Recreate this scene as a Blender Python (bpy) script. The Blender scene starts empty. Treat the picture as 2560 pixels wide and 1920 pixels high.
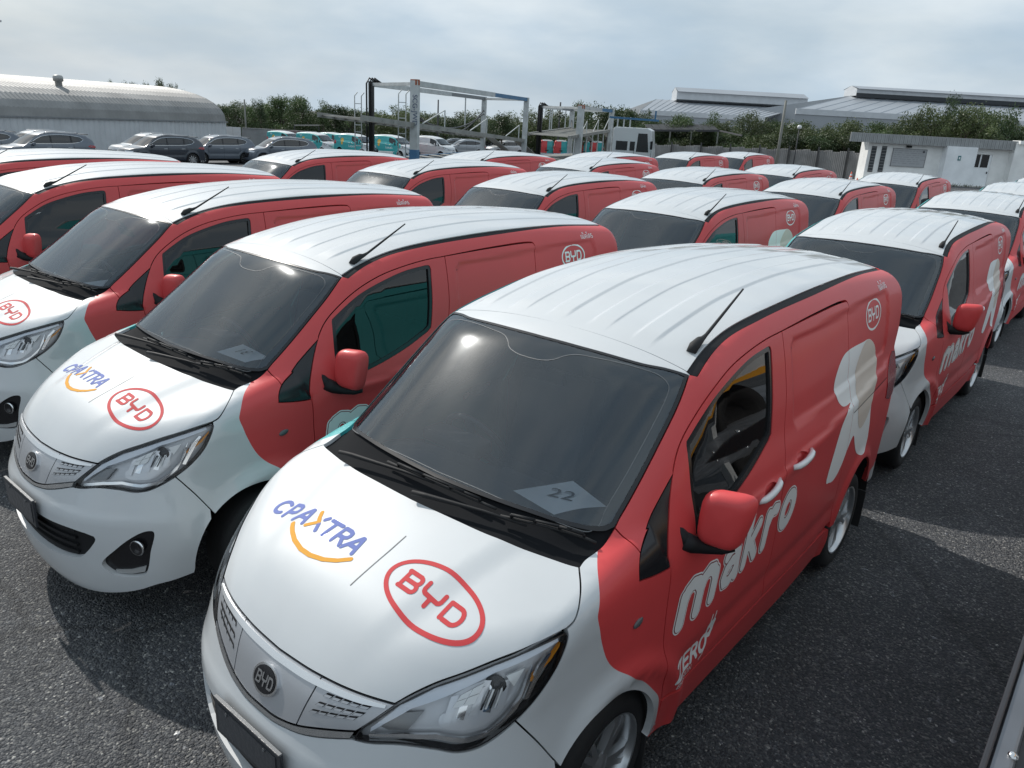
import bpy, bmesh, math, random
import numpy as np
from mathutils import Matrix, Vector, geometry
from math import radians, sin, cos, pi, atan2, hypot

random.seed(7)
rng = np.random.default_rng(7)
scene = bpy.context.scene
COL = scene.collection

# ------------------------------------------------------------------ camera
CAM = np.array([3.3206, 1.8773, 2.5755]); FPX = 1915.4
_yaw, _pit, _rol = radians(219.166), radians(-18.989), radians(3.1746)
CF = np.array([cos(_pit)*cos(_yaw), cos(_pit)*sin(_yaw), sin(_pit)])
_r0 = np.cross(CF, [0, 0, 1]); _r0 /= np.linalg.norm(_r0); _u0 = np.cross(_r0, CF)
CR = cos(_rol)*_r0 + sin(_rol)*_u0; CU = -sin(_rol)*_r0 + cos(_rol)*_u0
cam = bpy.data.cameras.new('camera'); cam.sensor_width = 36; cam.lens = FPX/2560*36
cam.clip_start = .05; cam.clip_end = 3000
co = bpy.data.objects.new('camera', cam); COL.objects.link(co)
M = Matrix.Identity(4)
for i in range(3):
    M[i][0] = CR[i]; M[i][1] = CU[i]; M[i][2] = -CF[i]; M[i][3] = CAM[i]
co.matrix_world = M; scene.camera = co

# ------------------------------------------------------------------ sky and sun
SUN_AZ, SUN_EL = radians(-95), radians(41.5)
wd = bpy.data.worlds.new('World'); scene.world = wd; wd.use_nodes = True
nt = wd.node_tree; nt.nodes.clear()
def N(t, **k):
    n = nt.nodes.new(t)
    for a, b in k.items(): setattr(n, a, b)
    return n
out = N('ShaderNodeOutputWorld'); bg = N('ShaderNodeBackground')
sky = N('ShaderNodeTexSky', sky_type='NISHITA'); sky.sun_disc = False
sky.sun_elevation = SUN_EL; sky.sun_rotation = pi/2 - SUN_AZ
sky.air_density = 1.3; sky.dust_density = 3.5; sky.ozone_density = 1.5
tc = N('ShaderNodeTexCoord'); mp = N('ShaderNodeMapping'); mp.inputs['Scale'].default_value = (1, 1, 3.2)
n1 = N('ShaderNodeTexNoise'); n1.inputs['Scale'].default_value = 2.1; n1.inputs['Detail'].default_value = 9; n1.inputs['Roughness'].default_value = .56
n1.inputs['Distortion'].default_value = .35
rmp = N('ShaderNodeValToRGB'); rmp.color_ramp.elements[0].position = .34; rmp.color_ramp.elements[1].position = .68
mix = N('ShaderNodeMix', data_type='RGBA')
n2 = N('ShaderNodeTexNoise'); n2.inputs['Scale'].default_value = 3.3; n2.inputs['Detail'].default_value = 7
cl = N('ShaderNodeMix', data_type='RGBA'); cl.inputs[6].default_value = (4.7, 6.0, 7.25, 1); cl.inputs[7].default_value = (8.0, 8.75, 9.2, 1)
L = nt.links.new
L(tc.outputs['Generated'], mp.inputs['Vector']); L(mp.outputs['Vector'], n1.inputs['Vector']); L(mp.outputs['Vector'], n2.inputs['Vector'])
r2 = N('ShaderNodeMapRange'); r2.inputs[1].default_value = .28; r2.inputs[2].default_value = .74; r2.interpolation_type = 'SMOOTHSTEP'
L(n1.outputs['Fac'], rmp.inputs['Fac']); L(n2.outputs['Fac'], r2.inputs[0]); L(r2.outputs[0], cl.inputs[0])
mr = N('ShaderNodeMapRange'); mr.inputs[3].default_value = .80; mr.inputs[4].default_value = 1.0
L(rmp.outputs['Color'], mr.inputs[0]); L(mr.outputs[0], mix.inputs[0])
L(sky.outputs['Color'], mix.inputs[6]); L(cl.outputs[2], mix.inputs[7])
L(mix.outputs[2], bg.inputs['Color']); bg.inputs['Strength'].default_value = .09
L(bg.outputs[0], out.inputs['Surface'])
sl = bpy.data.lights.new('sun', 'SUN'); sl.energy = 3.3; sl.angle = radians(.6); sl.color = (1, .955, .89)
so = bpy.data.objects.new('sun', sl); COL.objects.link(so)
sd = Vector((cos(SUN_EL)*cos(SUN_AZ), cos(SUN_EL)*sin(SUN_AZ), sin(SUN_EL)))
so.rotation_euler = sd.to_track_quat('Z', 'Y').to_euler(); so.location = (0, -20, 30)
scene.view_settings.view_transform = 'Standard'; scene.view_settings.look = 'None'
scene.view_settings.exposure = .14; scene.view_settings.gamma = 1
scene.render.engine = 'CYCLES'
scene.cycles.max_bounces = 8; scene.cycles.transparent_max_bounces = 24; scene.cycles.glossy_bounces = 4

def ray(px, py):
    d = CF*FPX + CR*(px-1280) - CU*(py-960)
    return d/FPX                      # depth-normalised
def ground_z(y):
    f = lambda t: np.where(t > 20, t, np.log1p(np.exp(np.minimum(t, 20))))
    y = np.asarray(y, float); return -.0285*3*(f(-(y+12)/3)-f(-(y+72)/3))
def at(px, depth, z=None):
    """point in the photograph's column px at the given depth, standing on the ground"""
    py = 300
    for _ in range(3):
        p = CAM + ray(px, py)*depth
        zz = ground_z(p[1]) if z is None else z
        # slide along image vertical until z matches
        dz = (zz-p[2]); py -= dz/depth*FPX/CU[2]
    return Vector((p[0], p[1], float(zz)))
def zat(px, py, depth):
    return Vector(CAM + ray(px, py)*depth)

# ------------------------------------------------------------------ materials
MATS = {}
def mat(name, base=(.5, .5, .5), rough=.5, metal=0, coat=0, coat_rough=.05, spec=.5, bump=0, bscale=60, vary=0, vscale=3, emit=None):
    if name in MATS: return MATS[name]
    m = bpy.data.materials.new(name); m.use_nodes = True
    t = m.node_tree; b = t.nodes['Principled BSDF']
    b.inputs['Base Color'].default_value = (*base, 1); b.inputs['Roughness'].default_value = rough
    b.inputs['Metallic'].default_value = metal; b.inputs['Coat Weight'].default_value = coat
    b.inputs['Coat Roughness'].default_value = coat_rough; b.inputs['Specular IOR Level'].default_value = spec
    if vary or bump:
        c = t.nodes.new('ShaderNodeTexCoord')
    if vary:
        n = t.nodes.new('ShaderNodeTexNoise'); n.inputs['Scale'].default_value = vscale; n.inputs['Detail'].default_value = 6
        t.links.new(c.outputs['Object'], n.inputs['Vector'])
        r = t.nodes.new('ShaderNodeMapRange'); r.inputs[1].default_value = .25; r.inputs[2].default_value = .75
        r.inputs[3].default_value = 1-vary; r.inputs[4].default_value = 1+vary*.6
        h = t.nodes.new('ShaderNodeMix'); h.data_type = 'RGBA'; h.blend_type = 'MULTIPLY'; h.inputs[0].default_value = 1
        h.inputs[6].default_value = (*base, 1)
        t.links.new(n.outputs['Fac'], r.inputs[0]); t.links.new(r.outputs[0], h.inputs[7]); t.links.new(h.outputs[2], b.inputs['Base Color'])
    if bump:
        n = t.nodes.new('ShaderNodeTexNoise'); n.inputs['Scale'].default_value = bscale; n.inputs['Detail'].default_value = 4
        t.links.new(c.outputs['Object'], n.inputs['Vector'])
        bp = t.nodes.new('ShaderNodeBump'); bp.inputs['Strength'].default_value = bump; bp.inputs['Distance'].default_value = .01
        t.links.new(n.outputs['Fac'], bp.inputs['Height']); t.links.new(bp.outputs[0], b.inputs['Normal'])
    if emit:
        b.inputs['Emission Color'].default_value = (*emit, 1); b.inputs['Emission Strength'].default_value = 1
    MATS[name] = m; return m
def glass(name, tint=(.3, .33, .35), rough=0.0, ior=1.5, dust=0):
    if name in MATS: return MATS[name]
    m = bpy.data.materials.new(name); m.use_nodes = True; t = m.node_tree; t.nodes.clear()
    o = t.nodes.new('ShaderNodeOutputMaterial'); mx = t.nodes.new('ShaderNodeMixShader'); f = t.nodes.new('ShaderNodeFresnel')
    f.inputs['IOR'].default_value = ior
    tr = t.nodes.new('ShaderNodeBsdfTransparent'); tr.inputs[0].default_value = (*tint, 1)
    g = t.nodes.new('ShaderNodeBsdfGlossy'); g.inputs['Roughness'].default_value = rough; g.inputs[0].default_value = (.86, .94, 1, 1) if dust else (1, 1, 1, 1)  # blue put into the gloss colour for a bluer sky reflection
    t.links.new(f.outputs[0], mx.inputs[0]); t.links.new(tr.outputs[0], mx.inputs[1]); t.links.new(g.outputs[0], mx.inputs[2])
    last = mx
    if dust:
        c = t.nodes.new('ShaderNodeTexCoord'); n = t.nodes.new('ShaderNodeTexNoise'); n.inputs['Scale'].default_value = 4; n.inputs['Detail'].default_value = 7
        r = t.nodes.new('ShaderNodeMapRange'); r.inputs[1].default_value = .3; r.inputs[2].default_value = .75; r.inputs[3].default_value = dust*.6; r.inputs[4].default_value = dust*1.5
        d1 = t.nodes.new('ShaderNodeBsdfDiffuse'); d1.inputs[0].default_value = (.42, .53, .66, 1); d2 = t.nodes.new('ShaderNodeBsdfGlossy'); d2.inputs['Roughness'].default_value = .20  # dust layer, its blue tint painted in for reflected sky
        md = t.nodes.new('ShaderNodeMixShader'); md.inputs[0].default_value = .6; m2 = t.nodes.new('ShaderNodeMixShader')
        t.links.new(c.outputs['Object'], n.inputs['Vector']); t.links.new(n.outputs['Fac'], r.inputs[0]); t.links.new(r.outputs[0], m2.inputs[0])
        t.links.new(d1.outputs[0], md.inputs[1]); t.links.new(d2.outputs[0], md.inputs[2]); t.links.new(mx.outputs[0], m2.inputs[1]); t.links.new(md.outputs[0], m2.inputs[2]); last = m2
    t.links.new(last.outputs[0], o.inputs[0]); MATS[name] = m; return m
def paint(name, base, rough=.38, coat=.9, coat_rough=.07, dirt=.06):
    """car paint with a little dust: faint large-scale colour and gloss variation"""
    if name in MATS: return MATS[name]
    m = mat(name, base, rough, 0, coat, coat_rough, vary=dirt, vscale=2.6)
    t = m.node_tree; b = t.nodes['Principled BSDF']
    c = t.nodes.new('ShaderNodeTexCoord'); n = t.nodes.new('ShaderNodeTexNoise'); n.inputs['Scale'].default_value = 5; n.inputs['Detail'].default_value = 8
    r = t.nodes.new('ShaderNodeMapRange'); r.inputs[3].default_value = coat_rough*.5; r.inputs[4].default_value = coat_rough*2.2
    t.links.new(c.outputs['Object'], n.inputs['Vector']); t.links.new(n.outputs['Fac'], r.inputs[0]); t.links.new(r.outputs[0], b.inputs['Coat Roughness'])
    return m
WHITE = paint('white_paint', (.57, .59, .60), .5, .9, .025)
RED = paint('red_wrap', (.62, .056, .058), .5, .18, .10)
TEAL = paint('teal_wrap', (.040, .37, .38), .5, .16, .12)
SILVER = mat('silver_paint', (.42, .43, .45), .38, .55, .5, .1)
BLACK = mat('black_plastic', (.009, .0095, .011), .6, spec=.3, bump=.12, bscale=400)
TRIM = mat('gloss_black', (.012, .012, .014), .22)
RUBBER = mat('rubber', (.016, .016, .017), .75, bump=.15, bscale=90)
DARK = mat('dark_cavity', (.008, .008, .009), .9)
CHROME = mat('chrome', (.78, .79, .80), .10, 1)
ALLOY = mat('alloy', (.56, .57, .58), .28, .9)
GLASS_W = glass('windscreen_glass', (.74, .79, .83), .045, 1.85, .009); GLASS_S = glass('side_glass', (.11, .125, .135), .004, ior=1.62)
LENS = glass('lamp_lens', (.97, .975, .98), 0, 1.38)
LINE = mat('frit_line', (.15, .16, .17), .5)
AMBER = mat('amber_lens', (.75, .28, .02), .25)
REDLENS = mat('red_lens', (.35, .01, .015), .15, coat=.6)
CLOTH = mat('seat_cloth', (.03, .031, .034), .85, bump=.2, bscale=300)
DASH = mat('dash_plastic', (.030, .031, .034), .6, bump=.2, bscale=300)
INK_W = mat('white_vinyl', (.84, .85, .84), .5); INK_C = mat('grey_white_vinyl', (.76, .77, .76), .5)
INK_R = mat('red_vinyl', (.56, .065, .07), .6, spec=.12); INK_B = mat('blue_vinyl', (.15, .19, .45), .6, spec=.12)
INK_O = mat('orange_vinyl', (.70, .33, .04), .6, spec=.12); INK_BE = mat('beige_vinyl', (.68, .60, .52), .5)
INK_G = mat('grey_vinyl', (.06, .06, .065), .5); INK_Y = mat('yellow_vinyl', (.75, .42, .03), .5)
PAPER = mat('paper', (.90, .91, .91), .8)
PLATE = mat('plate_plastic', (.035, .037, .042), .35, bump=.25, bscale=60)
CLEARFILM = None

# ------------------------------------------------------------------ mesh helpers
def mesh_obj(name, verts, faces, mats, parent=None, midx=None, smooth=True, normals=None):
    me = bpy.data.meshes.new(name)
    me.from_pydata([tuple(map(float, v)) for v in verts], [], [tuple(int(i) for i in f) for f in faces])
    for m in (mats if isinstance(mats, (list, tuple)) else [mats]): me.materials.append(m)
    if midx is not None: me.polygons.foreach_set('material_index', np.asarray(midx, np.int32))
    me.polygons.foreach_set('use_smooth', np.full(len(me.polygons), bool(smooth)))
    me.update()
    if normals is not None: me.normals_split_custom_set([tuple(map(float, n)) for n in normals])
    o = bpy.data.objects.new(name, me); COL.objects.link(o)
    if parent: o.parent = parent
    return o
def empty(name, loc=(0, 0, 0), rz=0, label=None, cat=None, group=None):
    o = bpy.data.objects.new(name, None); COL.objects.link(o); o.location = loc; o.rotation_euler = (0, 0, rz)
    o.empty_display_size = .1
    tag(o, label, cat, group); return o
def tag(o, label=None, cat=None, group=None, kind=None):
    if label: o['label'] = label
    if cat: o['category'] = cat
    if group: o['group'] = group
    if kind: o['kind'] = kind
    return o
class MB:
    """collects simple solids, links them as one mesh object"""
    def __init__(s): s.v = []; s.f = []; s.m = []; s.sm = []
    def add(s, v, f, m=0):
        o = len(s.v); s.v += [tuple(map(float, q)) for q in v]; s.f += [tuple(i+o for i in q) for q in f]; s.m += [m]*len(f); return s
    def box(s, c, d, m=0, rot=None):
        x, y, z = (k/2 for k in d); v = [(sx*x, sy*y, sz*z) for sx in (-1, 1) for sy in (-1, 1) for sz in (-1, 1)]
        if rot is not None: v = [tuple(rot @ Vector(q)) for q in v]
        v = [(a+c[0], b+c[1], e+c[2]) for a, b, e in v]
        return s.add(v, [(0, 1, 3, 2), (4, 6, 7, 5), (0, 4, 5, 1), (2, 3, 7, 6), (0, 2, 6, 4), (1, 5, 7, 3)], m)
    def bar(s, a, b, w, h=None, m=0, up=(0, 0, 1)):
        a, b = Vector(a), Vector(b); d = (b-a); l = d.length; d.normalize(); up = Vector(up)
        if abs(d.dot(up)) > .98: up = Vector((1, 0, 0))
        r = d.cross(up).normalized(); u = r.cross(d); h = h or w
        v = []
        for p in (a, b):
            for sx, sy in ((-1, -1), (1, -1), (1, 1), (-1, 1)): v.append(p+r*sx*w/2+u*sy*h/2)
        return s.add(v, [(3, 2, 1, 0), (4, 5, 6, 7), (0, 1, 5, 4), (1, 2, 6, 5), (2, 3, 7, 6), (3, 0, 4, 7)], m)
    def tube(s, pts, r, n=8, m=0, cap=True):
        pts = [Vector(p) for p in pts]; rr = r if isinstance(r, (list, tuple)) else [r]*len(pts); o = len(s.v); prev = None
        for i, p in enumerate(pts):
            d = (pts[min(i+1, len(pts)-1)]-pts[max(i-1, 0)]).normalized()
            if prev is None:
                a = d.cross(Vector((0, 0, 1)));
                if a.length < .05: a = d.cross(Vector((1, 0, 0)))
            else: a = prev - d*prev.dot(d)
            a.normalize(); prev = a; b = d.cross(a)
            for k in range(n):
                t = 2*pi*k/n; q = p+(a*cos(t)+b*sin(t))*rr[i]; s.v.append(tuple(q))
        for i in range(len(pts)-1):
            for k in range(n):
                k2 = (k+1) % n; s.f.append((o+i*n+k, o+i*n+k2, o+(i+1)*n+k2, o+(i+1)*n+k)); s.m.append(m)
        if cap:
            s.f.append(tuple(o+k for k in reversed(range(n)))); s.m.append(m)
            s.f.append(tuple(o+(len(pts)-1)*n+k for k in range(n))); s.m.append(m)
        return s
    def lathe(s, prof, n=24, m=0, mtx=None, close=False):
        """prof: (r, h) list revolved about local z"""
        o = len(s.v); k = len(prof)
        for i in range(n):
            t = 2*pi*i/n
            for r, h in prof:
                q = Vector((r*cos(t), r*sin(t), h)); q = mtx @ q if mtx else q; s.v.append(tuple(q))
        for i in range(n):
            j = (i+1) % n
            for a in range(k-1 if not close else k):
                b = (a+1) % k; s.f.append((o+i*k+a, o+j*k+a, o+j*k+b, o+i*k+b)); s.m.append(m)
        return s
    def build(s, name, mats, parent=None, smooth=False, bevel=0, seg=2, auto=None):
        o = mesh_obj(name, s.v, s.f, mats, parent, s.m, smooth)
        if bevel:
            bm = bmesh.new(); bm.from_mesh(o.data)
            ed = [e for e in bm.edges if len(e.link_faces) == 2 and e.calc_face_angle(0) > .5]
            bmesh.ops.bevel(bm, geom=ed, offset=bevel, segments=seg, affect='EDGES', profile=.6, clamp_overlap=True)
            bm.to_mesh(o.data); bm.free()
        if auto:
            o.data.polygons.foreach_set('use_smooth', np.ones(len(o.data.polygons), bool))
            o.data.set_sharp_from_angle(angle=radians(auto))
        return o
# ------------------------------------------------------------------ smooth body surfaces (implicit), panels cut from them
def smax(a, b, k):
    h = np.clip(.5+.5*(a-b)/k, 0, 1); return b+(a-b)*h+k*h*(1-h)
def smin(a, b, k): return -smax(-a, -b, k)
def sstep(a, b, x):
    t = np.clip((x-a)/(b-a), 0, 1); return t*t*(3-2*t)
class Spl:
    def __init__(s, xs, ys):
        s.x = np.array(xs, float); s.y = np.array(ys, float); h = np.diff(s.x); d = np.diff(s.y)/h; m = np.zeros(len(s.x)); m[0] = d[0]; m[-1] = d[-1]
        for i in range(1, len(d)):
            if d[i-1]*d[i] > 0:
                w1 = 2*h[i]+h[i-1]; w2 = h[i]+2*h[i-1]; m[i] = (w1+w2)/(w1/d[i-1]+w2/d[i])
        s.m = m
    def __call__(s, q):
        q = np.asarray(q, float); qc = np.clip(q, s.x[0], s.x[-1]); i = np.clip(np.searchsorted(s.x, qc)-1, 0, len(s.x)-2)
        h = s.x[i+1]-s.x[i]; t = (qc-s.x[i])/h
        y = (1+2*t)*(1-t)**2*s.y[i]+t*(1-t)**2*h*s.m[i]+t*t*(3-2*t)*s.y[i+1]+t*t*(t-1)*h*s.m[i+1]
        return y+np.where(q < s.x[0], (q-s.x[0])*s.m[0], 0)+np.where(q > s.x[-1], (q-s.x[-1])*s.m[-1], 0)
EYE = np.eye(3)
def gradF(F, P, e=2e-4):
    g = np.stack([(F(P+EYE[i]*e)-F(P-EYE[i]*e)) for i in range(3)], -1)
    return g/np.maximum(np.linalg.norm(g, axis=-1, keepdims=True), 1e-9)
def snapF(F, P, it=7):
    P = np.array(P, float)
    for _ in range(it):
        e = 1e-4; f = F(P); g = np.stack([(F(P+EYE[i]*e)-F(P-EYE[i]*e))/(2*e) for i in range(3)], -1)
        P = P-f[..., None]*g/np.maximum(np.sum(g*g, -1, keepdims=True), .05)
    return P
def hitF(F, o, d, tmax=1.4, step=.03):
    n = len(o); act = np.ones(n, bool); lo = np.zeros(n); hi = np.full(n, np.nan)
    for k in range(int(tmax/step)):
        idx = np.nonzero(act)[0]
        if not len(idx): break
        v = F(o[idx]+d[idx]*(k*step)); neg = idx[v < 0]; hi[neg] = k*step; lo[neg] = (k-1)*step; act[neg] = False
    bad = np.isnan(hi); h2 = np.where(bad, tmax*.5, hi); l2 = lo.copy()
    for _ in range(22):
        m = (l2+h2)/2; ins = F(o+d*m[:, None]) < 0; h2 = np.where(ins, m, h2); l2 = np.where(ins, l2, m)
    return o+d*h2[:, None], bad
class Proj:
    def __init__(s, kind, **k): s.kind = kind; s.__dict__.update(k)
    def to2(s, P):
        P = np.asarray(P, float)
        if s.kind == 'side': return P[:, [0, 2]]
        if s.kind == 'top': return P[:, [0, 1]]
        if s.kind == 'back': return P[:, [1, 2]]
        if s.kind == 'diag': return np.stack([P[:, 0], P[:, 2]*cos(s.a)-P[:, 1]*sin(s.a)], -1)
        if s.kind == 'cyl': return np.stack([np.arctan2(P[:, 1], P[:, 0]-s.x0)*s.R, P[:, 2]], -1)
    def rays(s, q):
        a, b = q[:, 0], q[:, 1]; z = np.zeros_like(a); o1 = np.ones_like(a)
        if s.kind == 'side': return np.stack([a, o1*1.15, b], -1), np.stack([z, -o1, z], -1)
        if s.kind == 'top': return np.stack([a, b, o1*2.1], -1), np.stack([z, z, -o1], -1)
        if s.kind == 'back': return np.stack([o1*s.x, a, b], -1), np.stack([o1*s.d, z, z], -1)
        if s.kind == 'diag':
            c, n = cos(s.a), sin(s.a); T = s.T
            return np.stack([a, -b*n+T*c, b*c+T*n], -1), np.stack([z, -o1*c, -o1*n], -1)
        if s.kind == 'cyl':
            t = a/s.R; return np.stack([s.x0+1.5*np.cos(t), 1.5*np.sin(t), b], -1), np.stack([-np.cos(t), -np.sin(t), z], -1)
    def tmax(s): return {'top': 2.0, 'diag': 1.6}.get(s.kind, 1.4)
SIDE = Proj('side'); TOP = Proj('top'); DIAG = Proj('diag', a=radians(27), T=1.75); APIL = Proj('diag', a=radians(42), T=2.1)
CYL = Proj('cyl', x0=1.15, R=1.0)
def catmull(P, n=6, closed=False):
    P = [np.array(p, float) for p in P]
    if len(P) < 3: return [P[0]*(1-t)+P[1]*t for t in np.linspace(0, 1, n+1)]
    out = []; m = len(P); rngs = range(m) if closed else range(m-1)
    for i in rngs:
        p1, p2 = P[i], P[(i+1) % m]
        p0 = P[i-1] if (i > 0 or closed) else 2*p1-p2
        p3 = P[(i+2) % m] if (i+2 < m or closed) else 2*p2-p1
        d1 = np.linalg.norm(p2-p1)**.5+1e-9; d0 = np.linalg.norm(p1-p0)**.5+1e-9; d2 = np.linalg.norm(p3-p2)**.5+1e-9
        m1 = (p2-p1)-(p2-p0)*d1/(d0+d1)+(p1-p0)*d1/d0; m1 = d1*((p1-p0)/d0-(p2-p0)/(d0+d1)+(p2-p1)/d1)
        m2 = d1*((p2-p1)/d1-(p3-p1)/(d1+d2)+(p3-p2)/d2)
        for k in range(n):
            t = k/n; out.append((2*t**3-3*t**2+1)*p1+(t**3-2*t**2+t)*m1+(-2*t**3+3*t**2)*p2+(t**3-t**2)*m2)
    if not closed: out.append(P[-1])
    return out
def join(*curves):
    out = []
    for c in curves:
        for p in c:
            if not out or np.linalg.norm(np.array(p)-np.array(out[-1])) > 1e-5: out.append(np.array(p, float))
    if np.linalg.norm(out[0]-out[-1]) < 1e-5: out.pop()
    return np.array(out)
def resample(P, s, closed=True):
    P = np.asarray(P, float); Q = np.vstack([P, P[:1]]) if closed else P; out = []
    for a, b in zip(Q[:-1], Q[1:]):
        n = max(1, int(np.linalg.norm(b-a)/s+.5))
        for k in range(n): out.append(a+(b-a)*k/n)
    if not closed: out.append(Q[-1])
    return np.array(out)
def area2(P): return .5*np.sum(P[:, 0]*np.roll(P[:, 1], -1)-np.roll(P[:, 0], -1)*P[:, 1])
def inset2(P, g):
    if abs(g) < 1e-9: return P
    s = 1 if area2(P) > 0 else -1
    a = P-np.roll(P, 1, 0); b = np.roll(P, -1, 0)-P
    a /= np.linalg.norm(a, axis=1, keepdims=True)+1e-12; b /= np.linalg.norm(b, axis=1, keepdims=True)+1e-12
    na = np.stack([-a[:, 1], a[:, 0]], -1)*s; nb = np.stack([-b[:, 1], b[:, 0]], -1)*s
    n = na+nb; n /= np.maximum(np.linalg.norm(n, axis=1, keepdims=True), 1e-6); c = np.maximum(np.sum(n*na, 1, keepdims=True), .45)
    return P+n*g/c
def inpoly(Q, P):
    x, y = Q[:, 0], Q[:, 1]; c = np.zeros(len(Q), bool); a = P; b = np.roll(P, -1, 0)
    for (x1, y1), (x2, y2) in zip(a, b):
        if y1 == y2: continue
        m = ((y1 > y) != (y2 > y)) & (x < (x2-x1)*(y-y1)/(y2-y1)+x1); c ^= m
    return c
def inloops(Q, loops):
    c = np.zeros(len(Q), bool)
    for l in loops: c ^= inpoly(Q, l)
    return c
def dist_pts(Q, B):
    out = np.empty(len(Q))
    for i in range(0, len(Q), 1500):
        d = Q[i:i+1500, None, :]-B[None]; out[i:i+1500] = np.sqrt((d*d).sum(-1).min(1))
    return out
def triangulate(loops, sx, sy, extra=(), jitter=True):
    """loops and open 'extra' polylines in 2D -> verts, tris (all inside the loops by even-odd)"""
    B = np.vstack(list(loops)+list(extra)) if extra else np.vstack(loops)
    lo, hi = np.vstack(loops).min(0), np.vstack(loops).max(0)
    xs = np.arange(lo[0]+sx*.37, hi[0], sx); ys = np.arange(lo[1]+sy*.41, hi[1], sy)
    G = np.array([(x+(sx*.5 if j % 2 else 0), y) for j, y in enumerate(ys) for x in xs]) if len(xs) and len(ys) else np.zeros((0, 2))
    if len(G):
        G = G[inloops(G, loops)]
        if len(G): G = G[dist_pts(G*[1/sx, 1/sy], B*[1/sx, 1/sy]) > .42]
    ed = []; k = 0
    for l in loops:
        n = len(l); ed += [(k+i, k+(i+1) % n) for i in range(n)]; k += n
    for l in extra:
        n = len(l); ed += [(k+i, k+i+1) for i in range(n-1)]; k += n
    V = np.vstack([B, G]) if len(G) else B
    k_ = np.array([1/sx, 1/sy])*max(sx, sy)
    r = geometry.delaunay_2d_cdt([Vector(v) for v in V*k_], ed, [], 0, 1e-6)
    v = np.array([tuple(q) for q in r[0]])/k_; f = np.array([q for q in r[2] if len(q) == 3], int)
    c = v[f].mean(1); f = f[inloops(c, loops)]
    p = v[f]; ar = (p[:, 1, 0]-p[:, 0, 0])*(p[:, 2, 1]-p[:, 0, 1])-(p[:, 2, 0]-p[:, 0, 0])*(p[:, 1, 1]-p[:, 0, 1])
    f[ar < 0] = f[ar < 0][:, ::-1]; f = f[np.abs(ar) > 1e-10]
    return v, f
def panel(name, F, loops3, proj, mats, parent=None, s=.03, s2=None, gap=.0026, skirt=.028, off=0, regions=(), es=.014, raw2=False, mirror=False, thick_in=.0):
    """cut a panel out of surface F along closed 3D loops"""
    loops = []
    for i, l in enumerate(loops3):
        l2 = np.asarray(l, float) if raw2 else proj.to2(snapF(F, np.asarray(l, float)))
        l2 = resample(l2, es); l2 = l2[np.linalg.norm(l2-np.roll(l2, 1, 0), axis=1) > 1e-4]
        loops.append(inset2(l2, gap if i == 0 else -gap))
    regs = [resample(np.asarray(r, float) if raw2 else proj.to2(snapF(F, np.asarray(r, float))), es) for r in regions]
    ex = [np.vstack([r, r[:1]]) for r in regs]
    v2, f = triangulate(loops, s, s2 or s, ex)
    o, d = proj.rays(v2); P, bad = hitF(F, o, d, proj.tmax()); Nn = gradF(F, P)
    f = f[~bad[f].any(1)]
    if off: P = P+Nn*off
    # orient outward
    fn = np.cross(P[f[:, 1]]-P[f[:, 0]], P[f[:, 2]]-P[f[:, 0]])
    if np.sum(fn*Nn[f[:, 0]]) < 0: f = f[:, ::-1]
    cen = v2[f].mean(1); mi = np.zeros(len(f), int)
    for k, r in enumerate(regs): mi[inpoly(cen, r)] = k+1
    V = list(P); Fc = [tuple(t) for t in f]; midx = list(mi); LN = [Nn[i] for t in f for i in t]
    if skirt:
        cnt = {}
        for t, m_ in zip(f, mi):
            for a, b in ((t[0], t[1]), (t[1], t[2]), (t[2], t[0])): cnt[(a, b)] = m_
        be = [(a, b, m_) for (a, b), m_ in cnt.items() if (b, a) not in cnt]; new = {}
        def low(i):
            if i not in new: new[i] = len(V); V.append(P[i]-Nn[i]*skirt)
            return new[i]
        for a, b, m_ in be:
            q = (b, a, low(a), low(b)); Fc.append(q); midx.append(m_)
            n = np.cross(P[a]-P[b], V[q[2]]-P[b]); n /= np.linalg.norm(n)+1e-12
            LN += [n]*4
    ob = mesh_obj(name, V, Fc, mats, parent, midx, True, LN)
    return ob
def mirrored(o, mats=None, parent=None, name=None):
    me = o.data; nv = len(me.vertices); co = np.empty(nv*3); me.vertices.foreach_get('co', co); co = co.reshape(-1, 3)*[1, -1, 1]
    F_ = [tuple(reversed(p.vertices)) for p in me.polygons]; mi = [p.material_index for p in me.polygons]; sm = [p.use_smooth for p in me.polygons]
    LN = None
    if me.has_custom_normals:
        cn = np.array([tuple(c.vector) for c in me.corner_normals])*[1, -1, 1]; LN = []
        for p in me.polygons: LN += [cn[i] for i in reversed(range(p.loop_start, p.loop_start+p.loop_total))]
    r = mesh_obj(name or o.name.split('.')[0], co, F_, mats or list(me.materials), parent or o.parent, mi, sm[0] if sm else True, LN)
    if not LN and any(sm): r.data.polygons.foreach_set('use_smooth', sm)
    return r
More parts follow.
